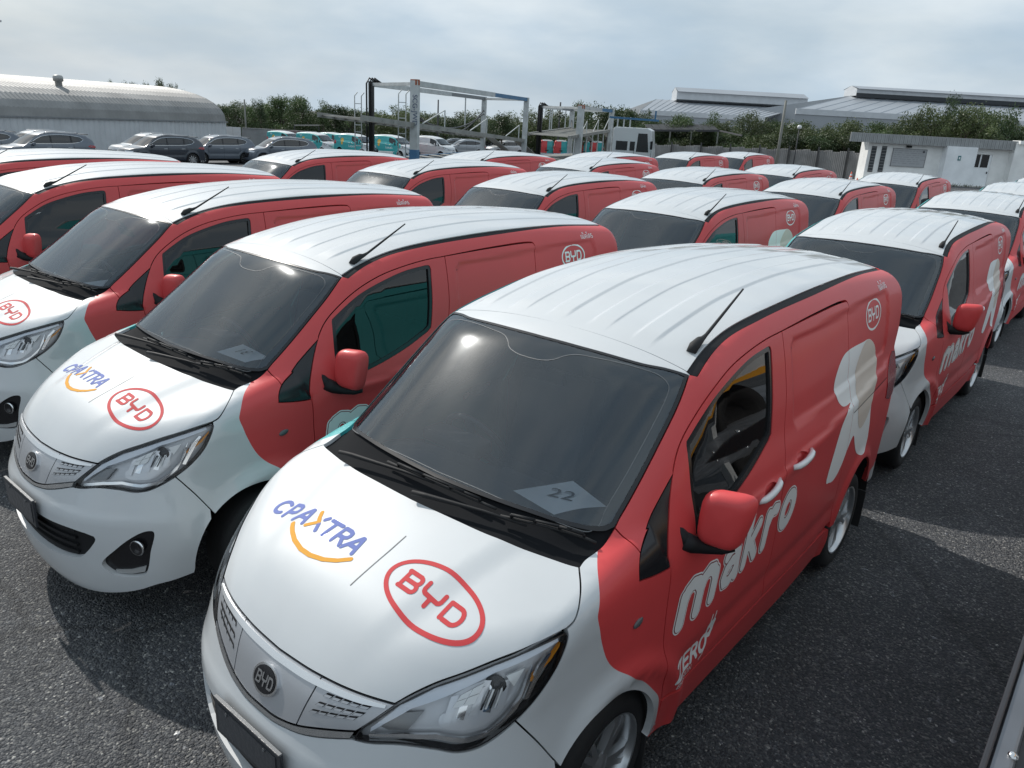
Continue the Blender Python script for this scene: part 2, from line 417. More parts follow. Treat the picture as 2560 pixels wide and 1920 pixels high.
# ---- flat artwork: signed distance strokes -> outlines -> thin vinyl on a surface
def sd_strokes(X, Y, strokes):
    D = np.full(X.shape, 9.)
    for st in strokes:
        pts, r = st
        for (x1, y1), (x2, y2) in zip(pts[:-1], pts[1:]):
            dx, dy = x2-x1, y2-y1; L2 = dx*dx+dy*dy+1e-12; t = np.clip(((X-x1)*dx+(Y-y1)*dy)/L2, 0, 1)
            D = np.minimum(D, np.hypot(X-x1-t*dx, Y-y1-t*dy)-r)
    return D
def contour(X, Y, D, lev=0.0):
    """closed contour loops of D<lev on a regular grid (marching squares)"""
    D = D-lev; D = np.where(np.abs(D) < 1e-7, 1e-7, D); ny, nx = D.shape; seg = {}
    def pt(a, b):
        (j1, i1), (j2, i2) = a, b; t = D[a]/(D[a]-D[b]); return (X[a]+(X[b]-X[a])*t, Y[a]+(Y[b]-Y[a])*t)
    pts = {}
    ins = D < 0
    mixed = np.argwhere((ins[:-1, :-1] != ins[1:, :-1]) | (ins[:-1, :-1] != ins[:-1, 1:]) | (ins[:-1, :-1] != ins[1:, 1:]))
    for j, i in mixed:
        c = [(j, i), (j, i+1), (j+1, i+1), (j+1, i)]; es_ = []
        for k in range(4):
            a, b = c[k], c[(k+1) % 4]
            if ins[a] != ins[b]:
                key = (a, b) if a < b else (b, a); pts.setdefault(key, pt(*key)); es_.append((key, ins[a]))
        if len(es_) == 2:
            (k1, i1), (k2, _) = es_; s_, e_ = (k1, k2) if i1 else (k2, k1); seg[s_] = e_
        else:
            for a in range(0, 4):
                k1, i1 = es_[a]
                if i1: seg[k1] = es_[(a+1) % 4][0]
    loops = []
    while seg:
        s0 = next(iter(seg)); l = []; c = s0
        while c in seg: l.append(pts[c]); c = seg.pop(c)
        if len(l) > 3: loops.append(np.array(l))
    return loops
def sdf_loops(strokes, res=.002, lev=0., pad=.03):
    A = np.vstack([np.array(p) for p, r in strokes]); rm = max(r for p, r in strokes)+pad
    xs = np.arange(A[:, 0].min()-rm, A[:, 0].max()+rm, res); ys = np.arange(A[:, 1].min()-rm, A[:, 1].max()+rm, res)
    X, Y = np.meshgrid(xs, ys); return contour(X, Y, sd_strokes(X, Y, strokes), lev)
def ell(cx, cy, a, b, n=64): return np.array([(cx+a*cos(t), cy+b*sin(t)) for t in np.linspace(0, 2*pi, n, endpoint=False)])
def arc(cx, cy, a, b, t0, t1, n=14): return [(cx+a*cos(radians(t)), cy+b*sin(radians(t))) for t in np.linspace(t0, t1, n)]
def text_loops(txt, size, offset=0., shear=0., space=1.0, res=6):
    c = bpy.data.curves.new('t', 'FONT'); c.body = txt; c.size = size; c.offset = offset; c.shear = shear; c.space_character = space; c.resolution_u = res
    c.fill_mode = 'NONE'
    o = bpy.data.objects.new('t', c); COL.objects.link(o); dg = bpy.context.evaluated_depsgraph_get(); dg.update()
    me = o.evaluated_get(dg).to_mesh(); V = np.array([v.co[:2] for v in me.vertices]) if len(me.vertices) else np.zeros((0, 2)); nx = {}
    for e in me.edges: nx.setdefault(e.vertices[0], []).append(e.vertices[1]); nx.setdefault(e.vertices[1], []).append(e.vertices[0])
    seen = set(); loops = []
    for s0 in nx:
        if s0 in seen: continue
        l = [s0]; seen.add(s0); c0 = s0
        while True:
            n = [k for k in nx[c0] if k not in seen]
            if not n: break
            c0 = n[0]; seen.add(c0); l.append(c0)
        if len(l) > 2: loops.append(V[l])
    o.evaluated_get(dg).to_mesh_clear(); bpy.data.objects.remove(o); bpy.data.curves.remove(c)
    return loops
def decal(name, F, loops, place, proj, material, parent, off=.0013, s=.03, es=.02):
    """loops (u,v) -> place(u,v) gives proj 2D coordinates"""
    L2 = [place(np.asarray(l, float)) for l in loops]
    L2 = [resample(l, es) for l in L2]
    v2, f = triangulate(L2, s, s); o, d = proj.rays(v2); P, bad = hitF(F, o, d, proj.tmax()); Nn = gradF(F, P)
    f = f[~bad[f].any(1)]; P = P+Nn*off
    fn = np.cross(P[f[:, 1]]-P[f[:, 0]], P[f[:, 2]]-P[f[:, 0]])
    if np.sum(fn*Nn[f[:, 0]]) < 0: f = f[:, ::-1]
    return mesh_obj(name, P, f, material, parent, None, True, [Nn[i] for t in f for i in t])
# ------------------------------------------------------------------ the delivery van: body surface
HW = Spl([.15,.30,.42,.55,.85,1.10,1.20,1.32,1.50,1.70,1.80,1.95],[.79,.825,.845,.856,.862,.858,.838,.792,.745,.69,.66,.60])
XC = Spl([.10,.16,.25,.40,.55,.63,.70,.76,.83,.90,1.0],[2.10,2.19,2.235,2.262,2.272,2.268,2.243,2.222,2.198,2.165,2.10])
HOOD = Spl([1.2,1.46,1.565,1.708,1.782,1.86,1.947,2.03,2.10,2.165,2.25],[1.32,1.258,1.226,1.176,1.147,1.118,1.082,1.035,.978,.90,.76])
ROOF = Spl([-2.3,-2.1,-1.8,-1.2,-.6,0,.5,.83,1.1],[1.80,1.832,1.862,1.905,1.920,1.893,1.815,1.722,1.62])
WHEEL_X = (1.325, -1.345)
def van_half(x, z):
    w = HW(z); up = sstep(.45, .85, z)
    w = w-up*.105*np.clip((x-.75)/1.1, 0, None)**1.45*sstep(1.5, .9, z)
    w = w-.04*np.clip((x-.5)/.9, 0, None)**2*sstep(1.0, 1.35, z)
    w = w-.037*np.clip((-.3-x)/1.0, 0, None)**1.5*sstep(1.75, 1.2, z)
    w = w+.025*sstep(.6, -.8, x)*sstep(1.2, 1.45, z)*sstep(2.0, 1.6, z)
    for xc in WHEEL_X:
        d = np.hypot(x-xc, z-.32); w = w+.022*np.exp(-((d-.43)/.045)**2)*(z > .1)
    zl = 1.165-.055*(x+.2); m = sstep(1.0, .8, x)*sstep(-1.9, -1.7, x)
    w = w+m*.013*np.exp(-((z-zl)/.05)**2)*(1-.9*sstep(-.006, .024, z-zl))
    # lower crease of the doors and the pressed-in panel of the load bay
    w = w-.010*np.exp(-((z-.60)/.05)**2)*sstep(1.0, .85, x)*sstep(-.95, -.8, x)
    qx = np.abs(x+.90)-.80+.10*(z-1.52); qz = np.abs(z-1.515-.03*np.clip((x+.9), -1, 1)*-1)-.205
    sd = np.hypot(np.maximum(qx+.06, 0), np.maximum(qz+.06, 0))+np.minimum(np.maximum(qx, qz)+.06, 0)-.06
    w = w-.013*sstep(.004, -.034, sd)
    return w
RIBS = (-.505, -.285, -.065, .155, .375)
def van_top(x, y):
    ay = np.abs(y); hx = x+.10*y*y
    hood = HOOD(np.maximum(hx, 1.2))-2*np.clip(1.2-hx, 0, None)-.045*(ay/.7)**2
    yc = .30+.16*np.clip((x-1.5)/.6, 0, 1)*(-1)+.16
    hood = hood+.013*sstep(yc+.055, yc-.055, ay)*sstep(2.14, 1.95, x)-.010
    ws = 1.722+.715*(.83-x-.10*y*y)-.03*y*y-.95*y**6
    rib = 0
    for r in RIBS: rib = rib+sstep(.055, .039, np.abs(y-r))
    roof = ROOF(x)-.13*y*y-.10*ay**4+.0062*rib*sstep(.66, .58, x)*sstep(-2.0, -1.92, x)
    return hood, smin(ws, roof, .03)
def VF(P):
    x, y, z = P[..., 0], P[..., 1], P[..., 2]; ay = np.sqrt(y*y+1e-8)
    fs = ay-van_half(x, z); hood, cab = van_top(x, y); ft = (z-smax(hood, cab, .02))*.85
    ff = (x-XC(z)+.267*ay**2+.48*ay**4)*.85
    fr = (-2.19+.10*sstep(1.1, 1.85, z)+.16*ay**4+.02*ay-x)*.97
    f = smax(fs, ft, .085-.025*sstep(1.0, 1.5, x)); f = smax(f, ff, .05+.06*sstep(.35, .7, ay)); return smax(f, fr, .10)
def mir(c): return [np.array(p)*[1, -1, 1] for p in reversed([np.array(q, float) for q in c])]
def full(c):      # half curve that starts on the centre line -> whole curve
    c = [np.array(p, float) for p in c]; return mir(c)[:-1]+c
def sn(c): return list(snapF(VF, np.array(c, float)))

HF = catmull([(2.155,0,.891),(2.148,.15,.894),(2.141,.212,.896),(2.129,.292,.899),(2.109,.378,.903),(2.073,.476,.905)])
HL = catmull([(2.073,.476,.905),(2.034,.508,.936),(1.979,.553,.97),(1.911,.61,1.001),(1.836,.662,1.031),(1.758,.713,1.057),(1.688,.749,1.077),(1.629,.773,1.091)])
HS = catmull([(1.629,.773,1.091),(1.60,.778,1.104),(1.571,.771,1.126),(1.54,.755,1.15),(1.503,.728,1.17),(1.453,.684,1.193)])
HR = catmull([(1.453,.684,1.193),(1.466,.653,1.196),(1.485,.587,1.2),(1.515,.476,1.207),(1.544,.356,1.221),(1.558,.216,1.227),(1.566,.078,1.229),(1.568,0,1.229)])
WB = catmull([(1.452,0,1.28),(1.438,.2,1.275),(1.405,.4,1.262),(1.355,.57,1.25),(1.30,.675,1.262),(1.268,.705,1.285)])
WL = catmull([(1.268,.705,1.285),(1.203,.704,1.332),(1.091,.694,1.413),(.969,.681,1.505),(.84,.662,1.598),(.714,.628,1.689)])
WH = catmull([(.714,.628,1.689),(.742,.54,1.697),(.774,.455,1.702),(.802,.239,1.715),(.812,0,1.722)])
DGU = catmull([(1.088,.843,1.05),(1.092,.838,1.10),(1.085,.822,1.17),(1.045,.795,1.27),(.99,.762,1.372),(.945,.745,1.444),(.893,.732,1.497),(.783,.717,1.566),(.648,.703,1.63),(.48,.69,1.682),(.31,.684,1.713),(.125,.683,1.735),(-.045,.684,1.743)])
DRR = catmull([(-.045,.684,1.743),(-.03,.74,1.55),(-.012,.77,1.44),(.02,.80,1.33),(.06,.83,1.22),(.092,.858,1.13),(.09,.86,1.03),(.088,.857,.75),(.088,.853,.488)])
DBT = [(.088,.853,.488),(.53,.851,.482),(.787,.851,.482),(1.045,.858,.495)]
DFR = catmull([(1.045,.858,.495),(1.055,.858,.56),(1.069,.857,.668),(1.079,.848,.76),(1.086,.844,.90),(1.088,.843,1.05)])
ARCH_F = [(1.325+.005*0+rx*cos(t), .84, .30+rz*sin(t)) for t in np.linspace(radians(-5), radians(185), 40) for rx, rz in [(.40 if cos(t) < 0 else .475, .415)]]
ARCH_F = [(1.455+(.385 if cos(t) < 0 else .36)*cos(t), .84, .31+.405*abs(sin(t))**.9*(1 if sin(t) > 0 else -1)) for t in np.linspace(radians(5), radians(180), 40)]
ARCH_R = [(-1.335+.39*cos(t), .82, .32+.43*abs(sin(t))**.92*(1 if sin(t) >= 0 else -1)) for t in np.linspace(0, pi, 40)]
STRIP_O = catmull([(.690,.652,1.682),(.545,.628,1.735),(.378,.615,1.774),(.112,.622,1.80),(-.088,.628,1.818),(-.56,.630,1.832),(-1.267,.605,1.84),(-1.7,.585,1.83),(-2.0,.565,1.80)])
STRIP_I = catmull([(.708,.615,1.69),(.545,.593,1.745),(.366,.583,1.787),(.1,.590,1.81),(-.125,.598,1.83),(-.6,.599,1.847),(-1.3,.576,1.843),(-1.7,.556,1.835),(-2.0,.535,1.81)])
QT = catmull([(.970,.757,1.40),(1.067,.767,1.335),(1.170,.783,1.266),(1.242,.80,1.208),(1.275,.813,1.158),(1.282,.819,1.122)])

def build_van(root):
    part = []
    def P(name, loops, proj, m, parent=None, **k):
        o = panel(name, VF, loops, proj, m, parent or root, **k); return o
    def pair(o, m=None, parent=None):
        return mirrored(o, m, parent)
    # ---- hood with its vinyl
    hood = P('hood', [join(full(HF), HL, HS, HR, mir(HR), mir(HS), mir(HL))], TOP, WHITE, s=.03, s2=.022)
    top = lambda u0, v0: (lambda q: np.stack([v0-q[:, 1], u0+q[:, 0]], -1))
    D = lambda name, loops, place, proj, m, off=.0013, par=hood, **k: decal(name, VF, loops, place, proj, m, par, off, **k)
    e1 = ell(0, 0, .205, .108, 72); e2 = ell(0, 0, .188, .092, 72)
    D('emblem', [e1, e2], top(.382, 1.826), TOP, INK_R)
    B_, Y_, D_ = byd_letters(.268, .072)
    D('lettering', B_+Y_+D_, top(.245, 1.862), TOP, INK_R)
    # CP AXTRA: rounded italic capitals drawn with strokes, the X in two colours
    cx, xo = cp_axtra()
    pl = lambda q: np.stack([1.838+.020*(q[:, 0]/.54)-q[:, 1], -.512+q[:, 0]], -1)
    D('lettering', cx, pl, TOP, INK_B); D('lettering', xo, pl, TOP, INK_O)
    sm = sdf_loops([([(-.336, -1.856), (-.318, -1.872), (-.294, -1.888), (-.250, -1.910), (-.188, -1.927), (-.131, -1.930), (-.067, -1.920), (-.017, -1.900), (.024, -1.872)], .0085)], .003)
    D('graphic', sm, lambda q: np.stack([-q[:, 1], q[:, 0]], -1), TOP, INK_O)
    D('graphic', [np.array([(1.704, .1185), (1.943, .1075), (1.943, .111), (1.704, .122)])], lambda q: q, TOP, INK_G)
    # ---- front: grille, trims, bumper, lamps
    GB = catmull([(2.236,0,.720),(2.234,.078,.721),(2.226,.148,.731),(2.217,.194,.742),(2.188,.298,.776),(2.153,.393,.806)])
    BT = catmull([(2.243,0,.702),(2.240,.078,.703),(2.233,.142,.711),(2.223,.202,.721),(2.205,.273,.741),(2.166,.382,.779)])
    SP = catmull([(2.141,.213,.895),(2.174,.203,.842),(2.199,.191,.791),(2.221,.180,.738)])
    g = P('grille', [join([p for p in full(HF) if abs(p[1]) < .2105], SP, [p for p in reversed(full(GB)) if abs(p[1]) < .178], mir(SP))], CYL, SILVER, s=.03)
    sid = P('grille', [join([SP[0]], [p for p in HF if p[1] > .214], catmull([(2.073,.478,.903),(2.115,.44,.858),(2.148,.402,.815)]), [p for p in reversed(GB) if p[1] > .182], list(reversed(SP)))], CYL, SILVER, s=.03)
    # louvre slots: dark slot with a bright slat in it
    sl_, br_ = [], []
    for (y0, z0, y1, z1, n) in ((.252, .861, .416, .879, 5), (.236, .830, .405, .858, 5), (.221, .802, .388, .842, 5)):
        for k in range(n):
            a = k/n; b = (k+.86)/n; h = .0135; sk = .012
            f_ = lambda t, up: (y0+(y1-y0)*t+sk*up, z0+(z1-z0)*t+h*up)
            sl_.append([f_(a, -.5), f_(b, -.5), f_(b, .55), f_(a, .55)]); br_.append([f_(a+.01, -.42), f_(b-.01, -.42), f_(b-.01, .15), f_(a+.01, .15)])
    def cylq(q):
        o_ = np.stack([np.full(len(q), 2.6), q[:, 0], q[:, 1]], -1); p_, _ = hitF(VF, o_, np.tile([-1., 0, 0], (len(q), 1)), 1.4); return CYL.to2(p_)
    sl_ = [np.array(q) for q in sl_]; br_ = [np.array(q) for q in br_]
    d1 = decal('louvre', VF, sl_, cylq, CYL, DARK, sid, .0012); d2 = decal('louvre_slat', VF, br_, cylq, CYL, SILVER, sid, .0032)
    s2_ = pair(sid, parent=root); mirrored(d1, parent=s2_); mirrored(d2, parent=s2_)
    up = [np.array(p)-np.array([.0, 0, 0]) for p in HF]
    TRT = catmull([(2.158,0,.882),(2.151,.15,.885),(2.144,.212,.887),(2.132,.292,.891),(2.112,.378,.895),(2.085,.455,.897)])
    TRB = catmull([(2.168,0,.862),(2.162,.15,.865),(2.154,.212,.868),(2.141,.292,.874),(2.121,.378,.881),(2.090,.455,.890)])
    P('grille_strip', [join(full(TRT), list(reversed(full(TRB))))], CYL, mat('sunlit_ledge_tone', (.72, .73, .74), .22, .6), s=.04, skirt=.006, off=.005, gap=0)  # sunlit top ledge of the silver grille, painted as a lighter strip
    P('grille_strip', [join(full(GB), list(reversed(full(BT))))], CYL, CHROME, s=.04, skirt=.006, off=.003)
    # badge
    bd = panel('badge', VF, [[CYLP(0+.0, .800, .066*cos(t), .047*sin(t)) for t in np.linspace(0, 2*pi, 40, endpoint=False)]], CYL, CHROME, root, s=.02, gap=0, skirt=.012, off=.010, raw2=True)
    panel('badge_face', VF, [[CYLP(0, .800, .058*cos(t), .039*sin(t)) for t in np.linspace(0, 2*pi, 40, endpoint=False)]], CYL, TRIM, bd, s=.02, gap=0, skirt=0, off=.0115, raw2=True)
    b_, y_, d_ = byd_letters(.088, .038, .085)
    decal('lettering', VF, b_+y_+d_, lambda q: np.stack([(q[:, 0]-.040)/1.07, .781+q[:, 1]], -1), CYL, CHROME, bd, .0135)
    # bumper
    BH = join(BT, catmull([(2.166,.382,.779),(2.145,.436,.784),(2.096,.526,.803),(2.036,.616,.803),(1.995,.665,.794),(1.946,.701,.798),(1.894,.726,.817),(1.827,.749,.850)]),
              catmull([(1.827,.749,.850),(1.753,.786,.742),(1.700,.83,.655)]), [p for p in reversed(ARCH_F) if p[0] > 1.70],
              catmull([(1.812,.82,.335),(1.90,.775,.312),(1.966,.735,.295),(2.03,.67,.26),(2.086,.6,.235),(2.15,.45,.205),(2.19,.28,.19),(2.205,0,.185)]))
    BH = list(BH); bump = join(BH, mir(BH))
    IN = catmull([(2.262,0,.585),(2.254,.242,.581),(2.217,.397,.581),(2.179,.493,.573)])+catmull([(2.156,.536,.562),(2.153,.540,.548),(2.165,.517,.508),(2.184,.470,.453),(2.196,.438,.426)])+catmull([(2.210,.398,.413),(2.232,.30,.400),(2.25,.15,.392),(2.258,0,.390)])
    inl = join(IN, mir(IN))
    FG = catmull([(1.965,.748,.601),(1.962,.752,.585),(1.982,.738,.496),(1.995,.719,.398),(2.007,.704,.363),(2.028,.682,.350),(2.086,.616,.349),(2.111,.583,.361),(2.137,.552,.398),(2.136,.556,.422),(2.099,.617,.494),(2.045,.681,.565),(1.993,.728,.602)], 5, True)
    fg = np.array(FG)
    bo = P('bumper', [bump, inl, fg, np.array(mir(fg))], CYL, WHITE, s=.028, skirt=.03)
    it = P('intake', [inl], CYL, BLACK, bo, off=-.028, gap=-.004, skirt=0)
    for z0 in (.435, .475, .515, .555):
        c = catmull([(2.22,0,z0),(2.20,.2,z0),(2.15,.40-.0*z0,z0)]); c2 = [np.array(p)+[0, 0, .014] for p in c]
        P('intake_slat', [join(full(c), list(reversed(full(c2))))], CYL, BLACK, bo, off=-.014, gap=0, skirt=.012, s=.05)
    fb = P('fog_recess', [fg], CYL, TRIM, bo, off=-.026, gap=-.004, skirt=0); pair(fb, parent=bo)
    ct = snapF(VF, np.array([(2.027, .698, .508)]))[0]; nn = gradF(VF, ct[None])[0]; q = Vector((nn[0], nn[1]*.4, 0)).to_track_quat('Z', 'Y').to_matrix().to_4x4(); q.translation = Vector(ct)-Vector(nn)*.022
    fl = MB().lathe([(.0, .006), (.020, .008), (.030, .016), (.037, .016), (.039, 0)], 20, 0, q).build('fog_lamp', TRIM, bo, True); pair(fl, parent=bo)
    fr2 = MB().lathe([(.033, .012), (.037, .017), (.041, .010)], 20, 0, q).build('fog_ring', CHROME, bo, True); pair(fr2, parent=bo)
    dr = P('running_light', [snapF(VF, np.array([(2.101,.590,.372),(2.05,.655,.378),(2.003,.712,.400),(2.009,.702,.366),(2.05,.655,.354),(2.095,.596,.354)]))], CYL, mat('lamp_strip', (.45, .46, .46), .2, .3), bo, off=-.015, gap=0, skirt=.008); pair(dr, parent=bo)
    # number plate
    pm = MB(); pm.box((2.286, 0, .598), (.012, .385, .145)).box((2.288, 0, .6725), (.014, .385, .006), 1).box((2.2935, 0, .598), (.004, .34, .105), 2)
    for y in (-.11, .11): pm.tube([(2.295, y, .645), (2.30, y, .645)], .007, 8, 1)
    for y in (-.12, .12): pm.box((2.266, y, .598), (.04, .04, .08), 0)
    pm.build('number_plate', [PLATE, mat('plate_edge', (.16, .165, .17), .4), mat('plate_face', (.055, .058, .065), .3, bump=.35, bscale=45)], root, bevel=.0015)
    # ---- headlamps
    LT = join(catmull([(2.073,.478,.903),(2.034,.510,.932),(1.979,.555,.965),(1.911,.612,.996),(1.836,.664,1.026),(1.758,.715,1.052),(1.688,.751,1.072),(1.636,.775,1.085)]),
              catmull([(1.630,.782,1.071),(1.646,.786,1.036),(1.685,.779,.965),(1.752,.767,.900),(1.827,.749,.853),(1.894,.726,.821),(1.946,.701,.802),(1.995,.665,.797),(2.036,.616,.806),(2.096,.526,.806),(2.145,.436,.786),(2.163,.39,.780)]),
              catmull([(2.163,.39,.780),(2.148,.402,.815),(2.115,.44,.858),(2.073,.478,.903)]))
    l2 = CYL.to2(snapF(VF, np.array(LT))); l2 = resample(l2, .012); inn = inset2(l2, .008)
    lamp = panel('headlight', VF, [l2, inn], CYL, TRIM, root, raw2=True, skirt=.03, gap=.002)
    lens = panel('lens', VF, [inn], CYL, LENS, lamp, raw2=True, gap=-.001, skirt=0)
    REF = mat('lamp_reflector', (.72, .73, .75), .14, .2, coat=1); SMK = mat('lamp_bezel', (.58, .59, .61), .25, .1, coat=.5)  # near-white, barely metallic: sky reflected in chrome is put into the colour
    base = panel('housing', VF, [l2], CYL, SMK, lamp, raw2=True, gap=-.004, skirt=0, off=-.040)
    def piece(name, pts, m, off, sk=.02, par=None, corner=False):
        c = np.array(pts if corner else catmull(pts, 3, True)); return panel(name, VF, [c], CYL, m, par or lamp, gap=0, skirt=sk, off=off, s=.02, es=.008)
    piece('trim_strip', [(2.064,.490,.905),(1.982,.556,.957),(1.840,.665,1.016),(1.761,.716,1.043),(1.660,.764,1.072),(1.66,.772,1.060),(1.752,.732,1.030),(1.848,.674,1.000),(1.956,.601,.945),(2.046,.521,.900),(2.103,.469,.850),(2.135,.432,.813),(2.128,.430,.825)], mat('lamp_trim_sky_tone', (.72, .76, .82), .2, 0, coat=1), -.010, .03, corner=True)  # sky reflection of the chrome trim painted as pale blue
    LWH = mat('lamp_sky_white', (.85, .86, .85), .25, .0, coat=.6)  # bright sky reflections of the lamp facets painted white
    bowl = [(1.982,.623,.907),(1.971,.607,.938),(1.946,.620,.957),(1.882,.667,.984),(1.850,.701,.980),(1.840,.723,.948),(1.842,.735,.902),(1.875,.724,.877),(1.914,.708,.849),(1.968,.672,.845),(2.019,.612,.858),(2.010,.600,.886)]
    rb = piece('reflector', bowl, REF, -.03, .03)
    for k in range(5):   # stepped facets in the bowl
        y0 = .605+.022*k; z0 = .868+.006*k
        pts = [(2.0-.035*k, y0, z0), (1.985-.035*k, y0+.018, z0-.004), (1.955-.035*k, y0+.022, z0+.085), (1.972-.035*k, y0+.004, z0+.078)]
        piece('facet', snapF(VF, np.array(pts)), CHROME if k % 2 else REF, -.022-.003*(k % 2), .006, rb, True)
    G_ = [np.array(p) for p in ((1.977,.619,.912),(1.948,.628,.950),(1.883,.668,.981),(1.928,.668,.926))]
    for a_ in range(2):
        for b_ in range(2):
            bl = lambda u_, v_: (G_[0]*(1-u_)+G_[3]*u_)*(1-v_)+(G_[1]*(1-u_)+G_[2]*u_)*v_
            u0, v0 = a_*.5+.02, b_*.5+.02; piece('facet', [bl(u0, v0), bl(u0, v0+.46), bl(u0+.46, v0+.46), bl(u0+.46, v0)], LWH, -.013, .010, rb, True)
    for k in range(4): piece('facet', snapF(VF, np.array([(1.915-.012*k, .680+.008*k, .905), (1.911-.012*k, .684+.008*k, .905), (1.880-.010*k, .690+.008*k, .962), (1.884-.010*k, .686+.008*k, .962)])), LWH if k % 2 else TRIM, -.012, .006, rb, True)
    piece('facet', [(1.830,.707,.993),(1.777,.737,1.007),(1.818,.732,.959)], LWH, -.012, .012, rb, True)
    bc = snapF(VF, np.array([(1.872, .690, .955)]))[0]; qb = Vector((1, .55, .15)).to_track_quat('Z', 'Y').to_matrix().to_4x4(); qb.translation = Vector(bc)-Vector((.030, .018, .004))
    MB().lathe([(0, .012), (.014, .010), (.018, .0), (.030, .004), (.034, -.004)], 18, 0, qb).build('bulb_shield', TRIM, rb, True)
    piece('turn_lamp', [(2.120,.457,.832),(2.103,.469,.859),(2.070,.507,.886),(2.035,.556,.898),(2.079,.533,.840),(2.112,.480,.828)], mat('lamp_smoke', (.20, .205, .21), .2, .5), -.022, .015, corner=True)
    piece('amber_marker', [(1.765,.754,.963),(1.695,.774,1.006),(1.652,.782,1.050),(1.656,.783,1.036),(1.691,.777,.997),(1.763,.757,.953)], AMBER, -.018, .012, corner=True)
    bez = [(2.142,.428,.804),(2.087,.526,.830),(2.029,.608,.841),(1.972,.676,.828),(1.910,.716,.833),(1.855,.737,.862),(1.798,.751,.915),(1.752,.749,1.010),(1.767,.756,.955),(1.815,.749,.880),(1.894,.725,.824),(1.965,.684,.812),(2.031,.610,.827),(2.090,.529,.815),(2.143,.434,.793)]
    piece('bezel', bez, CHROME, -.014, .012, corner=True)
    bz2 = [(1.79,.757,.905),(1.735,.760,1.0),(1.70,.768,1.035),(1.69,.772,1.03),(1.72,.764,.985),(1.775,.76,.90)]
    piece('bezel', bz2, CHROME, -.012, .01, corner=True)
    def mirtree(o, p):
        m = mirrored(o, None, p)
        for c in list(o.children): mirtree(c, m)
        return m
    mirtree(lamp, root)
    # ---- sides
    fend = join(catmull([(1.268,.705,1.285),(1.30,.70,1.262),(1.369,.690,1.225),(1.42,.680,1.20),(1.453,.684,1.193)])[0:], list(reversed(HS)), catmull([(1.630,.782,1.071),(1.646,.786,1.036),(1.685,.779,.965),(1.752,.767,.900),(1.827,.749,.850)]),
                catmull([(1.827,.749,.850),(1.753,.786,.742),(1.700,.83,.655)]), [p for p in ARCH_F if p[0] < 1.70], [(1.07,.845,.31),(1.02,.848,.31),(1.035,.856,.40)], DFR, catmull([(1.088,.843,1.05),(1.092,.838,1.098)])[1:],
                catmull([(1.092,.838,1.098),(1.18,.829,1.105),(1.282,.819,1.122)])[1:], list(reversed(QT))[:13], [(1.255,.745,1.262)])
    redz = join(catmull([(1.340,.68,1.245),(1.40,.72,1.21),(1.452,.762,1.165),(1.497,.80,1.105),(1.502,.804,1.085),(1.486,.806,1.03),(1.468,.807,.976),(1.419,.811,.869),(1.365,.82,.804),(1.295,.84,.748),(1.196,.854,.665),(1.125,.856,.59),(1.073,.856,.522),(1.055,.857,.45),(1.04,.855,.36)]),
                [(.98,.85,.36),(.98,.85,.7),(.98,.83,1.1),(1.1,.78,1.28),(1.22,.68,1.33),(1.30,.66,1.28)])
    fe = P('fender', [fend], APIL, [WHITE, RED], regions=[redz], s=.03); fer = pair(fe, [WHITE, TEAL])
    mk = MB(); mk.lathe([(.0, .010), (.6, .008), (.9, .004), (1.0, 0)], 20, 0, Matrix.Translation((1.265, .827, .950)) @ Matrix.Rotation(radians(-90), 4, 'X') @ Matrix.Rotation(radians(14), 4, 'Z') @ Matrix.Diagonal((.030, .016, 1, 1)))
    so_ = mk.build('side_marker', mat('marker_lens', (.09, .095, .10), .2), fe, True); pair(so_, parent=fer)
    # front door: window opening, seal, glass, handle
    WO = join(catmull([(.092,.69,1.675),(.10,.69,1.695),(.13,.694,1.701)],4), catmull([(.13,.694,1.701),(.30,.696,1.685),(.478,.705,1.647),(.65,.718,1.597),(.765,.73,1.543),(.863,.741,1.488)]), catmull([(.868,.745,1.475),(.89,.785,1.33),(.915,.835,1.165)]),
              catmull([(.90,.838,1.152),(.65,.83,1.192),(.40,.815,1.25),(.20,.797,1.315)]), catmull([(.165,.79,1.335),(.155,.785,1.36),(.12,.75,1.5),(.092,.69,1.675)]))
    POCK = [[np.array([(xm+.062*cos(t), .86, zm+.027*sin(t)) for t in np.linspace(0, 2*pi, 26, endpoint=False)])] for xm, zm in ((.270, 1.1245), (-.1085, 1.1565))]
    door_l = join(DGU, DRR, DBT, DFR)
    dr_ = P('front_door', [door_l, WO, POCK[0][0]], SIDE, RED, s=.026, gap=.003); drr = pair(dr_, TEAL)
    wo2 = resample(SIDE.to2(snapF(VF, WO)), .012)
    seal = panel('window_seal', VF, [inset2(wo2, -.002), inset2(wo2, .019)], SIDE, TRIM, dr_, raw2=True, off=-.004, skirt=.02, gap=0); pair(seal, parent=drr)
    gl = panel('window_glass', VF, [inset2(wo2, .012)], SIDE, GLASS_S, dr_, raw2=True, off=-.014, skirt=0, gap=0, s=.06); pair(gl, parent=drr)
    # quarter pane and pillar
    qz = join(QT, catmull([(1.282,.819,1.122),(1.18,.829,1.105),(1.092,.838,1.098)])[0:], catmull([(1.092,.838,1.10),(1.085,.822,1.17),(1.045,.795,1.27),(.985,.762,1.38)])[1:-1])
    qo = P('quarter_window', [qz], SIDE, TRIM, s=.04, off=-.002); pair(qo)
